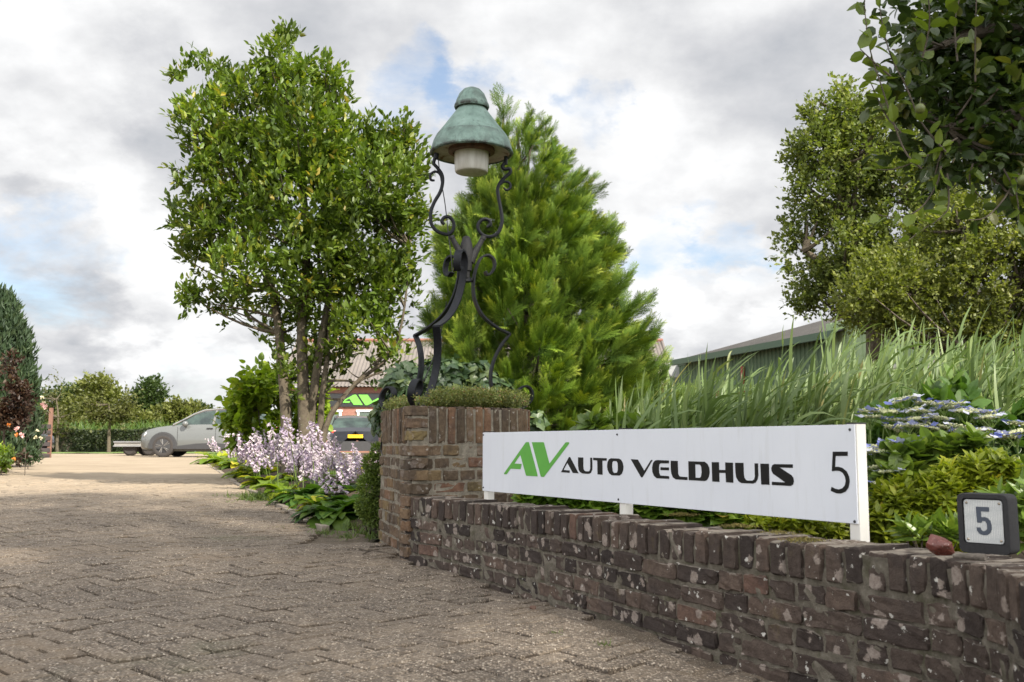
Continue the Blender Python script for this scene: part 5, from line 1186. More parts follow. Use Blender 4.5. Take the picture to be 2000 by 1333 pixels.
# ---- hosta bed
def stalk_mesh(seed, h, lean):
    rg = np.random.default_rng(seed); T = []
    pts = [(lean[0]*t*t*h, lean[1]*t*t*h, h*t) for t in np.linspace(0, 1, 7)]; mb = MB(); mb.tube(pts, [.0045, .004, .0035, .003, .003, .002, .0015], 4, mi=0)
    prof = [(0, .0045), (.35, .006), (.75, .012), (1.0, .019)]
    for i in range(22):
        t = .52+.46*i/22; p = np.array([np.interp(t, np.linspace(0, 1, 7), [q[k] for q in pts]) for k in range(3)]); a = rg.random()*6.283
        out = np.array([math.cos(a), math.sin(a), -.75-.5*rg.random()+(.9 if t > .93 else 0)]); out /= np.linalg.norm(out); L_ = (.042+.014*rg.random())*(1 if t < .9 else .55)
        u = np.cross(out, [0, 0, 1.0]); u /= np.linalg.norm(u)+1e-6; v = np.cross(out, u); V = []
        for (s, r_) in prof:
            for k in range(5): q = 2*math.pi*k/5; V.append(p+out*(.012+s*L_)+(u*math.cos(q)+v*math.sin(q))*r_)
        mb.add(V, [(l*5+k, l*5+(k+1) % 5, (l+1)*5+(k+1) % 5, (l+1)*5+k) for l in range(3) for k in range(5)], rg.random(), 1)
    return mb
SM = []
for k in range(8):
    o = stalk_mesh(k, .52+.04*k, (random.uniform(-.35, .1), random.uniform(-.25, .2))).build('flower_stalk', [M_STEM, M_LILAC]); SM.append(o.data); bpy.data.objects.remove(o)
hpx = [(650,1018,.30,0,'green'), (676,1006,.30,4,'green'), (600,984,.32,9,'green'), (640,975,.34,11,'green'), (556,972,.32,8,'y'), (705,985,.30,8,'green'), (590,955,.34,15,'y'), (635,950,.34,15,'y'), (520,955,.32,10,'y'), (680,958,.34,13,'y'), (540,938,.36,17,'y'), (590,932,.36,17,'y'),
       (500,936,.34,13,'y'), (478,934,.34,8,'y'), (640,932,.36,14,'y'), (690,938,.34,9,'y'), (515,922,.40,18,'y'), (565,920,.40,16,'y'), (470,918,.42,14,'y'), (450,914,.42,8,'y'), (425,907,.55,3,'y'), (500,911,.45,14,'y'), (720,950,.3,6,'green'), (692,1012,.26,0,'green'), (660,962,.30,8,'y'), (628,1000,.26,0,'y')]
TH_ = []
for i, (px, py, rad, ns, kind) in enumerate(hpx):
    q = gpt(px, py); th = thing('hosta', 'x', 'hosta', tuple(q), 'hosta plants flowering along the driveway edge')
    TH_.append((px, py, kind, ns, th)); nl = 46; ang = RNG.random(nl)*6.283; lv = RNG.random(nl)
    V0, F0 = [], []; tv, tf = leaf_tmpl(.62, ((0, .12), (.12, .2), (.35, .85), (.6, 1), (.85, .6), (1, 0)), .22, 0)
    pos = []; vs = []; fs = []; rr = []; c = 0; tfx = tf
    for a, l in zip(ang, lv):
        L_ = rad*1.12*(.7+.5*random.random()); el0 = 1.25-.95*l; tw = random.gauss(0, .25); W_ = .52
        e = np.array([math.cos(a), math.sin(a), 0]); s_ = np.array([-math.sin(a), math.cos(a), 0]); r0 = .03*l; pts = tv.copy(); out = []
        for (t, y, z) in pts:
            el = el0-(1.55-.4*l)*t*.75; rad_ = L_*(t*math.cos(el0*.55+.15)*1.05); hz_ = L_*(math.sin(el0)*t-(.62+.25*l)*t*t*.85)
            out.append(np.array(q)+e*(r0+rad_)+s_*(y*L_*W_*1.25+tw*z*L_)+np.array([0, 0, hz_+z*L_*.55+.015]))
        vs += out
        for f in tfx:
            if len(f): fs += [tuple(int(u)+c for u in r_) for r_ in f]
        c += len(tv); rr += [random.random()]*len(tv)
    mb = MB(); mb.add(vs, fs, np.array(rr)); mb.build('leaves', M_HOSTAD if kind == 'green' else M_HOSTA, th, True)
    for k in range(int(ns*.62+.5)):
        o = bpy.data.objects.new('flower_stalk', SM[(i*3+k) % 8]); COL.objects.link(o); o.parent = th; low = .66 if px > 645 else .95
        o.location = (random.uniform(-.16, .16), random.uniform(-.16, .16), 0); o.rotation_euler = (random.gauss(0, .09), random.gauss(-.08, .10), random.uniform(-.9, .9)); s = random.uniform(.9, 1.2)*low; o.scale = (max(s, .85), max(s, .85), s)
order = sorted(TH_, key=lambda t: t[4].location.y)
num = ['nearest', 'second', 'third', 'fourth', 'fifth', 'sixth', 'seventh', 'eighth', 'ninth', 'tenth', 'eleventh', 'twelfth', 'thirteenth', 'fourteenth', 'fifteenth', 'sixteenth', 'seventeenth', 'eighteenth', 'nineteenth', 'twentieth', 'twenty-first', 'twenty-second', 'twenty-third', 'twenty-fourth', 'twenty-fifth', 'farthest']
for r_, (px, py, kind, ns, th) in enumerate(order):
    colr = 'dark green' if kind == 'green' else 'yellow-green'; fl = 'without flowers' if ns == 0 else ('with few lilac spikes' if ns < 9 else 'with many lilac spikes')
    if r_ == 0: th['label'] = f'{colr} hosta {fl}, nearest to the planter foot'
    elif r_ == len(order)-1: th['label'] = f'{colr} hosta {fl}, farthest one, by the grey car'
    else: th['label'] = f"{colr} hosta {fl}, {num[r_]} from the bed's near end"

# ---- reeds behind the wall
def reeds():
    Vs = []; Fs = []; rr = []; c = 0; wind = np.array([1.0, .15, 0])
    sites = []
    tries = 0
    while len(sites) < 1200 and tries < 20000:
        tries += 1; Y = random.uniform(5.2, 12.5); px = random.uniform(1225, 2120)
        x = (px-1000)/FPX*Y
        if Y < 5.9 and px > 1690: continue
        if px < 1310 and Y < 7.6: pass
        if Y > 7.9 and px < 1320: continue
        sites.append((x, Y, px))
    for (x, Y, px) in sites:
        # tops climb to the right in the photo
        topy = np.interp(px, [1230, 1330, 1420, 1500, 1580, 1650, 1800, 1900, 2100], [870, 848, 828, 812, 785, 752, 735, 728, 712])+random.gauss(0, 28)
        if random.random() < .15: topy -= random.uniform(30, 110)
        topy = max(topy+12, 612)
        zt_ = P(px, topy, Y).z; zt_ = min(zt_, 2.3); H_ = max(.45, zt_-.3)*random.uniform(.80, 1.0); b = np.array([x-.22*H_, Y, .29]); ln = random.uniform(.04, .20)
        def stem(t): return b+np.array([0, 0, H_*t])+wind*ln*H_*t**1.8
        nst = 5; ts = np.linspace(0, 1, nst); r0 = .0045
        for k in range(nst):
            p = stem(ts[k]); w = r0*(1-.6*ts[k]); Vs += [p+np.array([-w, 0, 0]), p+np.array([w, 0, 0]), p+np.array([0, w*1.5, 0])]
        for k in range(nst-1):
            for j in range(3): Fs.append((c+3*k+j, c+3*k+(j+1) % 3, c+3*k+3+(j+1) % 3, c+3*k+3+j))
        c += 3*nst; rr += [.55]*(3*nst)
        nl = random.randint(9, 12)
        for j in range(nl):
            t0 = .18+.80*j/nl; p0 = stem(t0); a = (0 if j % 2 else math.pi)+random.gauss(0, .7); L_ = random.uniform(.26, .50)*(1-.30*max(0, t0-.6)); w0 = random.uniform(.012, .022)
            h = np.array([math.cos(a), math.sin(a), 0])*random.uniform(.25, .5)+wind*.26; up0 = random.uniform(1.15, 1.7); side = np.cross(h, [0, 0, 1.0]); side /= np.linalg.norm(side)+1e-6; side = side*math.cos(.6)+np.array([0, 0, 1])*math.sin(.6)*random.choice((-1, 1))
            rv = random.random(); m = 6; dr = random.choice((.05, .1, .2, .35, .6))
            for k in range(m+1):
                t = k/m; p = p0+L_*(h*t*(.8+.3*t)+np.array([0, 0, up0*t*.75-t**2.6*dr]))+wind*.05*t*t; ww = w0*min(1, .45+t*4)*(1-t)**.55 if k < m else .0003
                Vs += [p-side*ww, p+side*ww]
            for k in range(m): Fs.append((c+2*k, c+2*k+1, c+2*k+3, c+2*k+2))
            c += 2*(m+1); rr += [rv]*(2*(m+1))
    return np.array(Vs), np.array(Fs), np.array(rr)
V, F, rr = reeds(); o = link('reed_bed', mesh_np('reed_bed', V, F, True, rr), M_REED); tag(o, 'dense bed of tall green reeds bending to the right behind the white sign', 'reeds', kind='stuff')

# ---- hydrangea
def floret_mesh(seed, blue):
    """flat lacecap head: cream bud centre, ring of four-petalled florets"""
    rg = random.Random(seed); mb = MB(); Rr = .055
    for i in range(70):
        r_ = Rr*.80*math.sqrt(rg.random()); a = rg.random()*6.283; s = rg.uniform(.0042, .0068); c = np.array([r_*math.cos(a), r_*math.sin(a), .006+rg.random()*.008])
        V = [c+np.array(k)*s for k in ((1,0,0),(-1,0,0),(0,1,0),(0,-1,0),(0,0,1),(0,0,-1))]; mb.add(V, [(0,2,4),(2,1,4),(1,3,4),(3,0,4),(2,0,5),(1,2,5),(3,1,5),(0,3,5)], rg.random(), 0)
    for i in range(9):
        if rg.random() < .2: continue
        a = i/9*6.283+rg.uniform(-.2, .2); c = np.array([Rr*math.cos(a), Rr*math.sin(a), .010+rg.uniform(-.004, .006)]); s = rg.uniform(.013, .018); b0 = rg.random()*6.28; tl = np.array([rg.gauss(0, .3), rg.gauss(0, .3)]); rv = rg.random()
        for p in range(4):
            b = b0+p*1.571; e = np.array([math.cos(b), math.sin(b), 0]); f = np.array([-e[1], e[0], 0]); V = [c, c+e*s*.5-f*s*.48, c+e*s*1.02-f*s*.25, c+e*s*1.02+f*s*.25, c+e*s*.5+f*s*.48]
            V = [v+np.array([0, 0, tl[0]*(v-c)[0]+tl[1]*(v-c)[1]+.15*np.linalg.norm(v-c)]) for v in V]; mb.add(V, [(0, 1, 2, 3, 4)], rv, 1)
    for i in range(8):
        a = i/8*6.283; mb.tube([(0, 0, -.05), (Rr*.8*math.cos(a), Rr*.8*math.sin(a), .004)], .0012, 3, False, 2)
    mb.tube([(0, 0, -.14), (0, 0, -.045)], .0025, 4, False, 2); return mb
M_BUD = leafmat('cream_buds', [(0, (.42, .46, .24)), (1, (.72, .70, .46))], .6, .2, 5, .1); M_BLUE = leafmat('blue_florets', [(0, (.17, .21, .60)), (.5, (.34, .38, .74)), (1, (.60, .62, .82))], .5, .25, 8, .3, tmul=(1, 1, 1.1)); M_PALE = leafmat('pale_florets', [(0, (.52, .56, .78)), (1, (.78, .78, .84))], .5, .25, 8, .1, tmul=(1, 1, 1))
FM = []
for k in range(6):
    o = floret_mesh(k, k % 2).build('flower_head', [M_BUD, M_BLUE if k % 3 else M_PALE, M_STEM]); FM.append(o.data); bpy.data.objects.remove(o)
hyd, _ = leafy('hydrangea', 'wide hydrangea bush covered with flat blue and cream flower heads right of the sign', 'shrub', [(1760,860,62),(1840,835,68),(1920,850,70),(1985,830,60),(1730,910,50),(1800,910,60),(1890,920,60),(1980,920,60),(1780,815,24),(1890,810,20),(2050,880,90)], 4.7, 1000, 7, .085, M_HYD, leaf_tmpl(.62, ((0, 0), (.2, .8), (.5, 1), (.8, .6), (1, 0)), .15, .2), 1.0, 1, 3, .14,
              [[Vector((2.05, 4.8, .29)), P(1850, 900, 4.75)], [Vector((2.15, 4.85, .29)), P(1930, 880, 4.75)], [Vector((1.95, 4.75, .29)), P(1770, 900, 4.7)]], .012, M_BARKD, 50, 'foliage')
hp_ = [(1769,783),(1808,791),(1757,788),(1786,803),(1700,808),(1730,807),(1700,818),(1750,824),(1795,822),(1830,820),(1848,800),(1862,800),(1888,808),(1905,806),(1925,810),(1782,836),(1830,836),(1812,838),(1870,836),(1883,845),(1893,852),(1915,843),(1794,859),(1820,859),(1715,884),(1755,872),(1745,875),(1845,874),(1858,877),(1875,872),(1912,864),(1703,889),(1722,880),(1735,925),(1712,919),(1758,880),(1926,820),(1990,832),(1978,850),(1935,817),(1770,835),(1745,840),(1990,905),(1965,858),(1900,870),(1798,807),(1842,792),(1870,792),(1816,880),(1720,948)]
for i, (x, y) in enumerate(hp_):
    o = bpy.data.objects.new('flower_head', FM[i % 6]); COL.objects.link(o); o.parent = hyd; Yq = 4.10+.0022*(930-y)+random.uniform(-.05, .08); Yq -= .22 if y > 862 else 0; w = P(x, y, Yq)
    o.matrix_parent_inverse = Matrix.Translation(-hyd.location); o.location = w; o.rotation_euler = (random.gauss(.12, .12), random.gauss(0, .14), random.random()*6); s = random.uniform(.8, 1.15); o.scale = (s, s, s)
# ---- azalea, rhododendrons and cover plants
def rosettes(name, label, cat, blobs, Y, n, per, lsize, mat, tmpl, depth=1.2, up=1.0, base=None, part='foliage', group=None, hollow=.35, tiltv=(0, 0, 0)):
    t = thing(name, label, cat, base, group); cp, cn = blob_pts(blobs, n, Y, depth, hollow)
    ax = cn*.5+np.array([0, 0, up])+RNG.normal(size=cn.shape)*.3+np.array(tiltv); ax /= np.linalg.norm(ax, axis=1, keepdims=True)
    u = np.cross(ax, rdir(len(ax))); u /= np.linalg.norm(u, axis=1, keepdims=True); v = np.cross(ax, u); pos = []; D = []; Nn_ = []; rr = []; cr = RNG.random(len(cp))
    for k in range(per):
        a = 2.399*k+RNG.normal(size=len(cp))*.2; lev = k/per; e = u*np.cos(a)[:, None]+v*np.sin(a)[:, None]
        pos.append(cp+ax*lsize*.25*lev); D.append(e*(1-.45*lev)+ax*(.25+.9*lev)); Nn_.append(ax-e*.2); rr.append(np.clip(cr*.55+RNG.random(len(cp))*.35+.15*lev, 0, 1))
    pos = np.concatenate(pos); scatter(part, tmpl, pos, np.concatenate(D), np.concatenate(Nn_), lsize*(.75+.4*RNG.random(len(pos))), mat, t, np.concatenate(rr))
    mb = MB(); b = Vector(base); limbs(mb, [[b, b+Vector((0, 0, .06))]], [cp[i]-ax[i]*.01 for i in RNG.choice(len(cp), min(60, len(cp)), replace=False)], .007, .0018, 4); mb.build('stems', M_BARKD, t); return t
SLIM = leaf_tmpl(.34, ((0, 0), (.35, .9), (.65, 1), (1, 0)), .2, .25)
rosettes('azalea', 'bright yellow-green azalea between the sign post and the number block', 'shrub', [(1740,1000,46),(1790,985,48),(1840,985,52),(1860,948,38),(1905,940,42),(1780,1020,50),(1850,1040,50),(1720,1030,42),(1900,990,40),(1745,975,24),(1950,935,42),(1990,955,38),(1940,915,28)], 3.75, 950, 9, .050, M_AZA, SLIM, 1.1, base=(1.62, 3.8, .29))
rosettes('rhododendron', 'rhododendron shoots with smooth oval leaves standing above the azalea', 'shrub', [(1770,900,26),(1860,900,26),(1898,885,24),(1745,935,22),(1820,890,14),(1785,930,10)], 3.95, 34, 9, .085, M_RHO, OVAL, 1.0, base=(1.75, 4.05, .29))
rosettes('rhododendron', 'dark long-leaved rhododendron right of the number block', 'shrub', [(1995,1000,36),(2010,1050,40),(1985,1050,20),(2060,960,60)], 3.0, 42, 9, .085, M_RHO, LONG, 1.0, base=(1.72, 3.1, .29))
rosettes('rhododendron', 'few rhododendron leaves low behind the red stone', 'shrub', [(1840,1040,20),(1860,1050,15),(1790,1050,18)], 3.1, 12, 7, .07, M_RHO, LONG, 1.0, base=(1.30, 3.2, .29))
rosettes('rhododendron', 'young rhododendron with pale pointed leaves peeping over the middle of the sign', 'shrub', [(1165,832,14),(1150,840,10),(1215,836,12),(1240,842,10),(1180,860,20)], 5.4, 16, 8, .085, M_RHO, OVAL, 1.0, base=(.62, 5.4, .29))
def cover(label, x0, x1, Y, seed, mat=M_COV, tmpl=HEART, ls=.06, n=420, cat='plant', name='ground_cover_plant'):
    bls = []; k = 7
    for i in range(k):
        x = x0+(x1-x0)*i/(k-1); y = np.interp(x, [1000, 1200, 1450, 1690], [966, 985, 1012, 1040]); bls.append((x, y+2, 24+8*random.random(), 1, 0))
    q = P((x0+x1)/2, 1000, Y)
    return rosettes(name, label, cat, bls, Y, n, 4, ls, mat, tmpl, 1.3, base=(q.x, Y, .29), hollow=.1)
rosettes('ground_cover_plant', 'green leafy cover plants showing under the left part of the sign', 'plant', [(1030,978,14),(1060,976,16),(1090,982,16),(1130,984,18),(1165,986,18),(1200,992,18)], 5.45, 300, 5, .07, M_COV, HEART, 1.2, base=(.35, 5.5, .29), hollow=.1)
rosettes('ground_cover_plant', 'bright green broad-leaved plants showing under the middle of the sign', 'plant', [(1240,994,18),(1280,998,20),(1320,1002,20),(1360,1008,20),(1400,1008,22),(1440,1015,22)], 4.5, 260, 5, .075, M_COV, HEART, 1.2, base=(.75, 4.55, .29), hollow=.1)
rosettes('azalea', 'low yellow-green azalea twigs showing under the right end of the sign', 'shrub', [(1480,1020,20),(1530,1028,22),(1580,1030,24),(1620,1040,22),(1660,1046,20)], 3.65, 150, 9, .038, M_AZA, SLIM, 1.1, base=(1.05, 3.8, .29))

# ---- left border: tall conifer, purple bush, roses
YY_ = 20.5
yw = thing('yew', 'tall dark pointed conifer at the left edge of the picture', 'tree', tuple(gpt(6, 905)))
pts = []; 
for i in range(5200):
    y = random.uniform(575, 900); w = np.interp(y, [572, 600, 650, 700, 760, 830, 900], [3, 24, 44, 56, 64, 66, 60]); 
    if random.random() > (w/66)+.1: continue
    a = random.random()*6.283; q = random.uniform(.55, 1.0)*w*(1+.12*mn.noise(Vector((math.cos(a)*3, math.sin(a)*3, y/40)))); c = P(4, y, YY_); pts.append((c.x+q/FPX*YY_*math.cos(a), YY_+q/FPX*YY_*math.sin(a), c.z, math.cos(a), math.sin(a)))
pts = np.array(pts); d_ = np.stack([pts[:, 3]*.35, pts[:, 4]*.35, np.ones(len(pts))], 1)+RNG.normal(size=(len(pts), 3))*.18
scatter('crown', quad_tmpl(.3), np.repeat(pts[:, :3], 4, 0)+RNG.normal(size=(len(pts)*4, 3))*.05, np.repeat(d_, 4, 0)+RNG.normal(size=(len(pts)*4, 3))*.3, np.repeat(np.stack([pts[:, 3], pts[:, 4], 0*pts[:, 3]], 1), 4, 0)+RNG.normal(size=(len(pts)*4, 3))*.4, .17*(.6+.7*RNG.random(len(pts)*4)), M_YEW, yw)
mb = MB(); a = P(4, 905, YY_); mb.tube([(a.x, YY_, .2), tuple(P(4, 640, YY_))], [.12, .02], 7); mb.build('trunk', M_BARKD, yw)
RY = 17.0
leafy('purple_bush', 'dark purple-leaved bush at the left edge in front of the tall conifer', 'shrub', [(5,760,38),(25,790,34),(0,820,44),(40,740,24,.7),(30,840,34),(-30,790,50),(10,880,36),(48,765,18,.6),(20,710,20,.5)], RY, 1250, 8, .085, M_RED, LEAF, 1.0, 1, 2, .22, [[Vector((P(8, 900, RY).x, RY, .2)), P(8, 840, RY), P(15, 760, RY)]], .03, M_BARKD, 60, 'foliage')
rose, rtp = leafy('rose_bush', 'green rose bush with pink and orange blooms left of the slatted fence', 'shrub', [(48,835,16,.7),(70,805,11,.4),(38,865,20),(30,893,20),(84,795,7,.4),(45,900,13,.9)], RY-1, 380, 7, .055, leafmat('rose_leaves', [(0, (.045, .085, .02)), (.7, (.10, .15, .035)), (1, (.17, .20, .05))], .45, .3, 2, .3), LEAF, 1.0, 1, 2, .2, [[Vector((P(50, 900, RY-1).x, RY-1, .2)), P(50, 880, RY-1), P(52, 860, RY-1)]], .007, M_BARKD, 12, 'foliage')
M_PK = leafmat('pink_petals', [(0, (.75, .42, .42)), (1, (.85, .62, .58))], .5, .3, 5, .1, tmul=(1.1, 1, 1)); M_OR = leafmat('orange_petals', [(0, (.75, .22, .04)), (1, (.85, .40, .08))], .5, .3, 5, .1, tmul=(1.1, 1, 1)); M_CR = leafmat('cream_petals', [(0, (.75, .70, .45)), (1, (.85, .82, .62))], .5, .3, 5, .1, tmul=(1.1, 1, 1))
for (x, y, m_) in ((88, 795, M_PK), (84, 792, M_PK), (82, 777, M_CR), (85, 787, M_CR), (33, 838, M_PK), (42, 851, M_PK), (17, 830, M_OR), (33, 850, M_OR), (72, 843, M_CR), (70, 855, M_CR), (79, 856, M_CR), (27, 897, M_OR)):
    q = np.array(P(x, y, RY-1.45)); n_ = 14; d_ = rdir(n_, .3); scatter('bloom', OVAL, np.repeat(q[None], n_, 0)+d_*.008, d_, rdir(n_), .030 if m_ is not M_PK else .042, m_, rose)
leafy('low_shrub', 'low grey-green spreading shrub at the foot of the slatted fence', 'shrub', [(55,890,12),(68,893,10),(45,896,10)], 19, 300, 6, .05, M_YEW, LEAF, 1, 1, 2, .15, [[Vector((P(55, 902, 19).x, 19, .2)), P(56, 893, 19)]], .01, M_BARKD, 20, 'foliage')
leafy('yellow_shrub', 'small yellow-green shrub at the left border corner of the driveway', 'shrub', [(2,905,14),(10,890,9),(-8,890,16)], 16.2, 300, 6, .06, M_LIME, LEAF, 1, 1, 2, .15, [[Vector((P(2, 925, 16.2).x, 16.2, .19)), P(3, 905, 16.2)]], .01, M_BARKD, 20, 'foliage')

# ---- hedge, maize, far trees
M_HEDGE = leafmat('beech_hedge_leaves', [(0, (.018, .030, .010)), (.7, (.035, .055, .016)), (1, (.07, .085, .025))], .5, .25, .6, .35)
HY = 50.0; hx0, hx1 = P(40, 880, HY).x, P(300, 880, HY).x; hx0 -= 6; hx1 += 12; hzt = P(200, 841, HY).z; hzb = .28
hd = thing('clipped_hedge', 'long clipped dark green hedge across the far end of the driveway', 'hedge', ((hx0+hx1)/2, HY, hzb))
n_ = 42000; X = hx0+(hx1-hx0)*RNG.random(n_); face = RNG.random(n_); Z = hzb+(hzt-hzb)*RNG.random(n_)**.9; Y = HY-.4+.10*RNG.random(n_); top = face > .72; Z = np.where(top, hzt-.06*RNG.random(n_), Z); Y = np.where(top, HY-.4+.8*RNG.random(n_), Y)
wob = .05*np.sin(X*1.3)+.04*np.sin(X*3.1+1); pos = np.stack([X, Y+wob, Z+np.where(top, wob, 0)], 1)
scatter('foliage', quad_tmpl(.7), pos, rdir(n_, .2), np.stack([RNG.normal(size=n_)*.5, -np.ones(n_)*np.where(top, .2, 1), RNG.normal(size=n_)*.5+np.where(top, 1, .2)], 1), .10*(.7+.6*RNG.random(n_)), M_HEDGE, hd)
mb = MB(); mb.box(((hx0+hx1)/2, HY, (hzb+hzt)/2-.03), (hx1-hx0-.1, .62, hzt-hzb-.12)); mb.build('twigs', M_BARKD, hd)
M_MAIZE = leafmat('maize_leaves', [(0, (.05, .095, .02)), (1, (.12, .18, .04))], .5, .3, 1, .2)
n_ = 17000; MY0 = 58.0; X = -45+55*RNG.random(n_); Y = MY0+6*RNG.random(n_); mt = P(200, 828, MY0).z; Z = .28+(mt-.28)*(.15+.8*RNG.random(n_)); d_ = rdir(n_, 1.2)
o = scatter('maize_field', quad_tmpl(.14), np.stack([X, Y, Z], 1), d_, rdir(n_), .55*(.6+.6*RNG.random(n_)), M_MAIZE); tag(o, 'band of green maize growing behind the clipped hedge', 'maize', kind='stuff')
M_FT = [leafmat('orchard_leaves', [(0, (.055, .065, .018)), (1, (.14, .145, .04))], .5, .3, .5, .4), leafmat('far_oak_leaves', [(0, (.030, .055, .018)), (1, (.075, .11, .035))], .5, .3, .3, .4), leafmat('far_ash_leaves', [(0, (.09, .11, .03)), (1, (.20, .21, .06))], .5, .3, .4, .4)]
def ftree(label, bls, Y, mat, ntw=420, ls=.2, name='tree', tr=None, sr=.12, twig=.5):
    cx = bls[0][0] if tr is None else tr; z0 = .28
    return leafy(name, label, 'tree', bls, Y, ntw, 8, ls, mat, quad_tmpl(.7), 1.0, .8, .5, twig, [[Vector((P(cx, 880, Y).x, Y, z0)), P(cx, 850, Y), P(cx+2, 815, Y), P(bls[0][0], bls[0][1], Y)]], sr, M_BARK, 30, gbase=(P(cx, 880, Y).x, Y, z0), group='trees beyond the driveway')
ftree('small orchard tree with a bare trunk standing in front of the clipped hedge', [(212,790,34),(180,785,26,.7),(245,785,28,.7),(210,765,26),(190,810,20),(238,808,20),(265,790,16,.5)], 47, M_FT[0], 900, .15, 'orchard_tree', 213, .10, .9)
ftree('twiggy brown-green orchard tree beside the tall dark conifer', [(110,780,34),(85,790,26),(140,790,30),(120,750,22,.6),(95,745,16,.4),(135,745,14,.4),(110,815,30)], 49, M_FT[0], 800, .15, 'orchard_tree', 112, .09, .8)
ftree('rounded dark oak right of the orchard trees', [(298,778,38),(272,790,32),(322,795,26),(298,762,24),(290,810,34),(255,805,30),(330,815,24)], 90, M_FT[1], 900, .34, 'oak_tree', None, .3, .8)
ftree('tall yellow-green ash behind the orchard trees', [(188,768,36),(160,782,32),(212,782,34),(188,752,22),(180,805,36),(225,805,32),(150,808,30)], 85, M_FT[2], 950, .34, 'ash_tree', None, .3, .8)
ftree('dark oak behind the left orchard tree', [(128,790,36),(148,780,30),(100,800,34),(130,818,34),(90,815,30)], 88, M_FT[1], 800, .34, 'oak_tree', None, .3, .8)
ftree('light green hedgerow tree above the grey car bonnet', [(345,812,28),(318,820,26),(372,810,26),(345,800,18),(390,820,22)], 80, M_FT[2], 640, .30, 'hedgerow_tree', None, .2, .6)
ftree('dark green hedgerow tree above the grey car roof', [(385,812,22),(405,815,18),(375,800,12),(395,800,10)], 84, M_FT[1], 360, .26, 'hedgerow_tree', None, .2, .6)
ftree('grey-green hedgerow tree farthest right beside the lime shrub', [(425,818,18),(445,822,18),(460,825,16)], 95, M_FT[0], 260, .30, 'hedgerow_tree', None, .2, .6)
ftree('bright yellow-green bush behind the maize', [(255,815,20),(275,822,16),(240,822,12),(300,825,14)], 66, M_FT[2], 300, .2, 'hedgerow_bush', None, .1, .4)
ftree('dull green hedgerow bush behind the slatted fence', [(75,805,26),(95,825,22),(120,828,18),(150,828,18)], 64, M_FT[0], 380, .2, 'hedgerow_bush', None, .1, .4)
# far tree line closing the horizon
bl_ = []
for i in range(60): x = -400+i*30+random.gauss(0, 8); bl_.append((x, 862-random.uniform(8, 20), random.uniform(12, 24)))
tp, tn = blob_pts(bl_, 9000, 240, 1, .3); o = scatter('far_wood', quad_tmpl(.8), tp, rdir(len(tp)), rdir(len(tp), .5), 1.1, M_FT[1]); tag(o, 'low line of distant woodland along the horizon', 'woodland', kind='stuff')
bl_ = []
for i in range(40): bl_.append((1150+i*35, 850-random.uniform(0, 30), random.uniform(18, 30)))
tp, tn = blob_pts(bl_, 5000, 60, 1, .3); o = scatter('shelter_belt', quad_tmpl(.8), tp, rdir(len(tp)), rdir(len(tp), .5), .5, M_FT[1]); tag(o, 'dense green belt of bushes glimpsed behind the barn and reeds', 'bushes', kind='stuff')

# ---- added tree out of view, crown clumps placed to shade the near driveway
shade = []
for (gx, gy, h, r_) in ((-5.2, 8.8, 7.4, 1.2), (-3.6, 9.2, 7.2, 1.3), (-1.9, 7.2, 7.0, 1.3), (-5.5, 6.4, 7.6, 1.5), (-3.4, 5.8, 7.8, 1.6), (-1.2, 5.2, 7.8, 1.6), (-4.6, 3.6, 8, 1.7), (-2.2, 3.2, 8.2, 1.7), (-.2, 3.2, 8, 1.5), (.6, 4.4, 7.4, 1.2), (-.3, 6.0, 7.4, 1.2), (-3.2, 1.4, 8.2, 1.6), (-.8, 1.0, 8.4, 1.6), (1.2, 2.4, 7.2, .9), (-6.6, 4.6, 8, 1.5)):
    hh_ = h+9.5; shade.append((gx+.766*hh_, gy-.913*hh_, hh_, r_*1.05))
def overhead(label, cs, trunk, n):
    t = thing('added_shade_tree', label, 'tree', trunk); tp = []; tn = []
    for (x, y, z, r_) in cs:
        k = int(n*r_*r_); d = rdir(k); q = RNG.random(k)**.4; tp.append(np.array([x, y, z])+d*(q*r_)[:, None]*np.array([1, 1, .6])); tn.append(d)
    tp = np.concatenate(tp); tn = np.concatenate(tn); kk = np.array([mn.noise(Vector(p)*.9) for p in tp]) > -.25; tp, tn = tp[kk], tn[kk]
    pos, ld, nh, ls = twigs_to_leaves(tp, tn, 7, .5, .20, .8, .2); scatter('crown', quad_tmpl(.7), pos, ld, nh, ls, M_OAK, t)
    mb = MB(); b = Vector(trunk); tops = [b+Vector((0, 0, k)) for k in (4, 8, 11, 14)]; mb.tube([tuple(b)]+[tuple(v) for v in tops], [.32, .27, .23, .18, .12], 10)
    limbs(mb, [tops], [c[:3] for c in cs], .09, .02, 7); mb.build('trunk', M_BARKD, t, True)
overhead('large unseen tree added behind the viewer to shade the near driveway', shade, (11.5, -11.5, 0), 80)

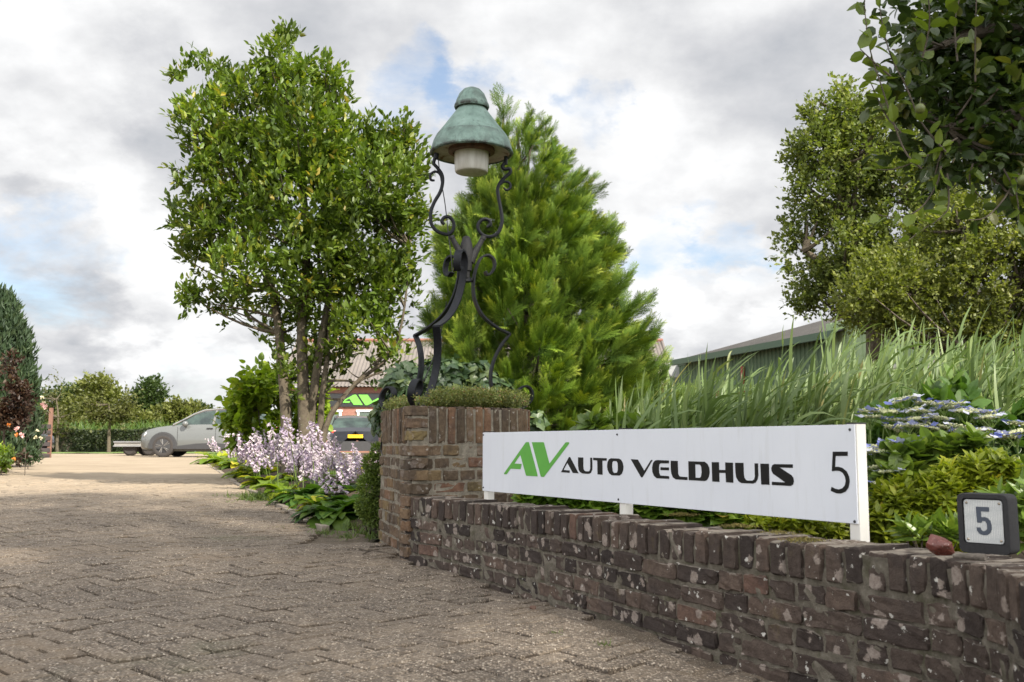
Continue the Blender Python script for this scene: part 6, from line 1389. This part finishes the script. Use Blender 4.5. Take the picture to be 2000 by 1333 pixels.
# ---- grass tufts, twigs and bits on the paving
def tuft(name, label, px, py, n, h, spread, cat='grass tuft'):
    q = gpt(px, py); X = RNG.normal(size=(n, 2))*np.array(spread); pos = np.stack([q.x+X[:, 0], q.y+X[:, 1], np.full(n, q.z-.004)], 1); d = rdir(n, 1.1)
    o = scatter(name, (np.array([(0, -.05, 0), (0, .05, 0), (.6, .03, -.02), (.6, -.03, -.02), (1, 0, -.12)]), [np.array([(3, 4, 2)]), np.array([(0, 3, 2, 1)])]), pos, d, rdir(n), h*(.6+.7*RNG.random(n)), M_GRS); tag(o, label, cat, 'grass tufts in the driveway joints')
tuft('grass_tuft', 'largest dark green grass tuft at the kerb near the hostas', 508, 975, 420, .10, (.10, .12)); tuft('grass_tuft', 'long thin strip of grass left of the largest tuft', 478, 968, 300, .035, (.16, .12))
tuft('grass_tuft', 'small grass tuft at the near corner of the kerb', 637, 1042, 90, .05, (.05, .04)); tuft('grass_tuft', 'small grass tuft between kerb corner and planter', 677, 1050, 70, .05, (.03, .03))
tuft('grass_tuft', 'tiny grass sprout in the paving below the middle of the low wall', 1178, 1262, 26, .030, (.010, .010)); tuft('grass_tuft', 'flat green weed in the paving beside the low wall', 1083, 1236, 30, .018, (.015, .012)); tuft('grass_tuft', 'thin grass blades at the foot of the wall below the planter', 836, 1082, 22, .06, (.012, .010))
tuft('grass_tuft', 'flat patch of green weeds in the middle of the driveway', 560, 1030, 120, .02, (.16, .05)); tuft('grass_tuft', 'small tuft left of the long grass strip', 445, 981, 50, .03, (.05, .03)); tuft('grass_tuft', 'two weeds beyond the shadow on the far driveway', 264, 905, 40, .03, (.12, .1))
for i, (x, y) in enumerate(((700, 1012), (690, 1030), (715, 1040), (660, 1008), (735, 1050))):
    tuft('grass_tuft', ['grass under the near hostas', 'low grass right of the kerb corner by the box shrub', 'grass at the foot of the box shrub', 'grass blades in front of the second hosta', 'few blades against the planter corner'][i], x, y, 110, .06, (.06, .05))
def stick(label, pts, r_):
    pp = [gpt(x, y)+Vector((0, 0, r_+.003)) for x, y in pts]; mb = MB(); c = catmull([tuple(p) for p in pp], 4); mb.tube(c, [r_*(.7+.3*math.sin(k)) for k in range(len(c))], 6); tag(mb.build('twig', M_BARKD, None, True), label, 'twig', 'twigs on the driveway')
stick('curved twig lying on the sand below the low wall', [(897, 1127), (915, 1123), (928, 1117), (932, 1115)], .004)
stick('thin forked twig near the planter corner', [(700, 1073), (718, 1078), (740, 1080), (756, 1082)], .004); stick('short twig beside the planter foot', [(708, 1085), (725, 1078), (740, 1075)], .003)
q = gpt(1041, 1191); rock('pebble', 'small brown pebble on the sand in front of the wall', 'pebble', (q.x, q.y, q.z+.008), (.03, .024, .02), simple('brown_pebble', (.12, .07, .05), .8), 3)
g = G('moss'); M_MOSS = g.done(g.pbr(g.ramp(g.noise(60, 4), [(.3, (.10, .09, .02)), (.7, (.25, .20, .06))]), .95, g.bump(g.noise(90, 5), 1, .01)))
for i, (x, y) in enumerate(((1572, 1053), (1520, 1040), (1440, 1026), (1330, 1004))):
    q = P(x, y, -(TOP-HC)*FPX/((y-868)*1.0)); q.z = TOP; n_ = 500; X = RNG.normal(size=(n_, 2))*np.array((.028, .022)); pos = np.stack([q.x+X[:, 0], q.y+X[:, 1], TOP+.001+.006*np.exp(-(X**2).sum(1)/.0006)], 1)
    o = scatter('moss_patch', quad_tmpl(.4), pos, rdir(n_, .5), rdir(n_, 1), .008, M_MOSS); tag(o, ['yellow moss patch on the wall top below the sign letter S', 'small moss patch on the wall top below the letter I', 'thin moss on the wall top below the letter H', 'faint moss on the wall top below the letter L'][i], 'moss', 'moss patches on the wall top')
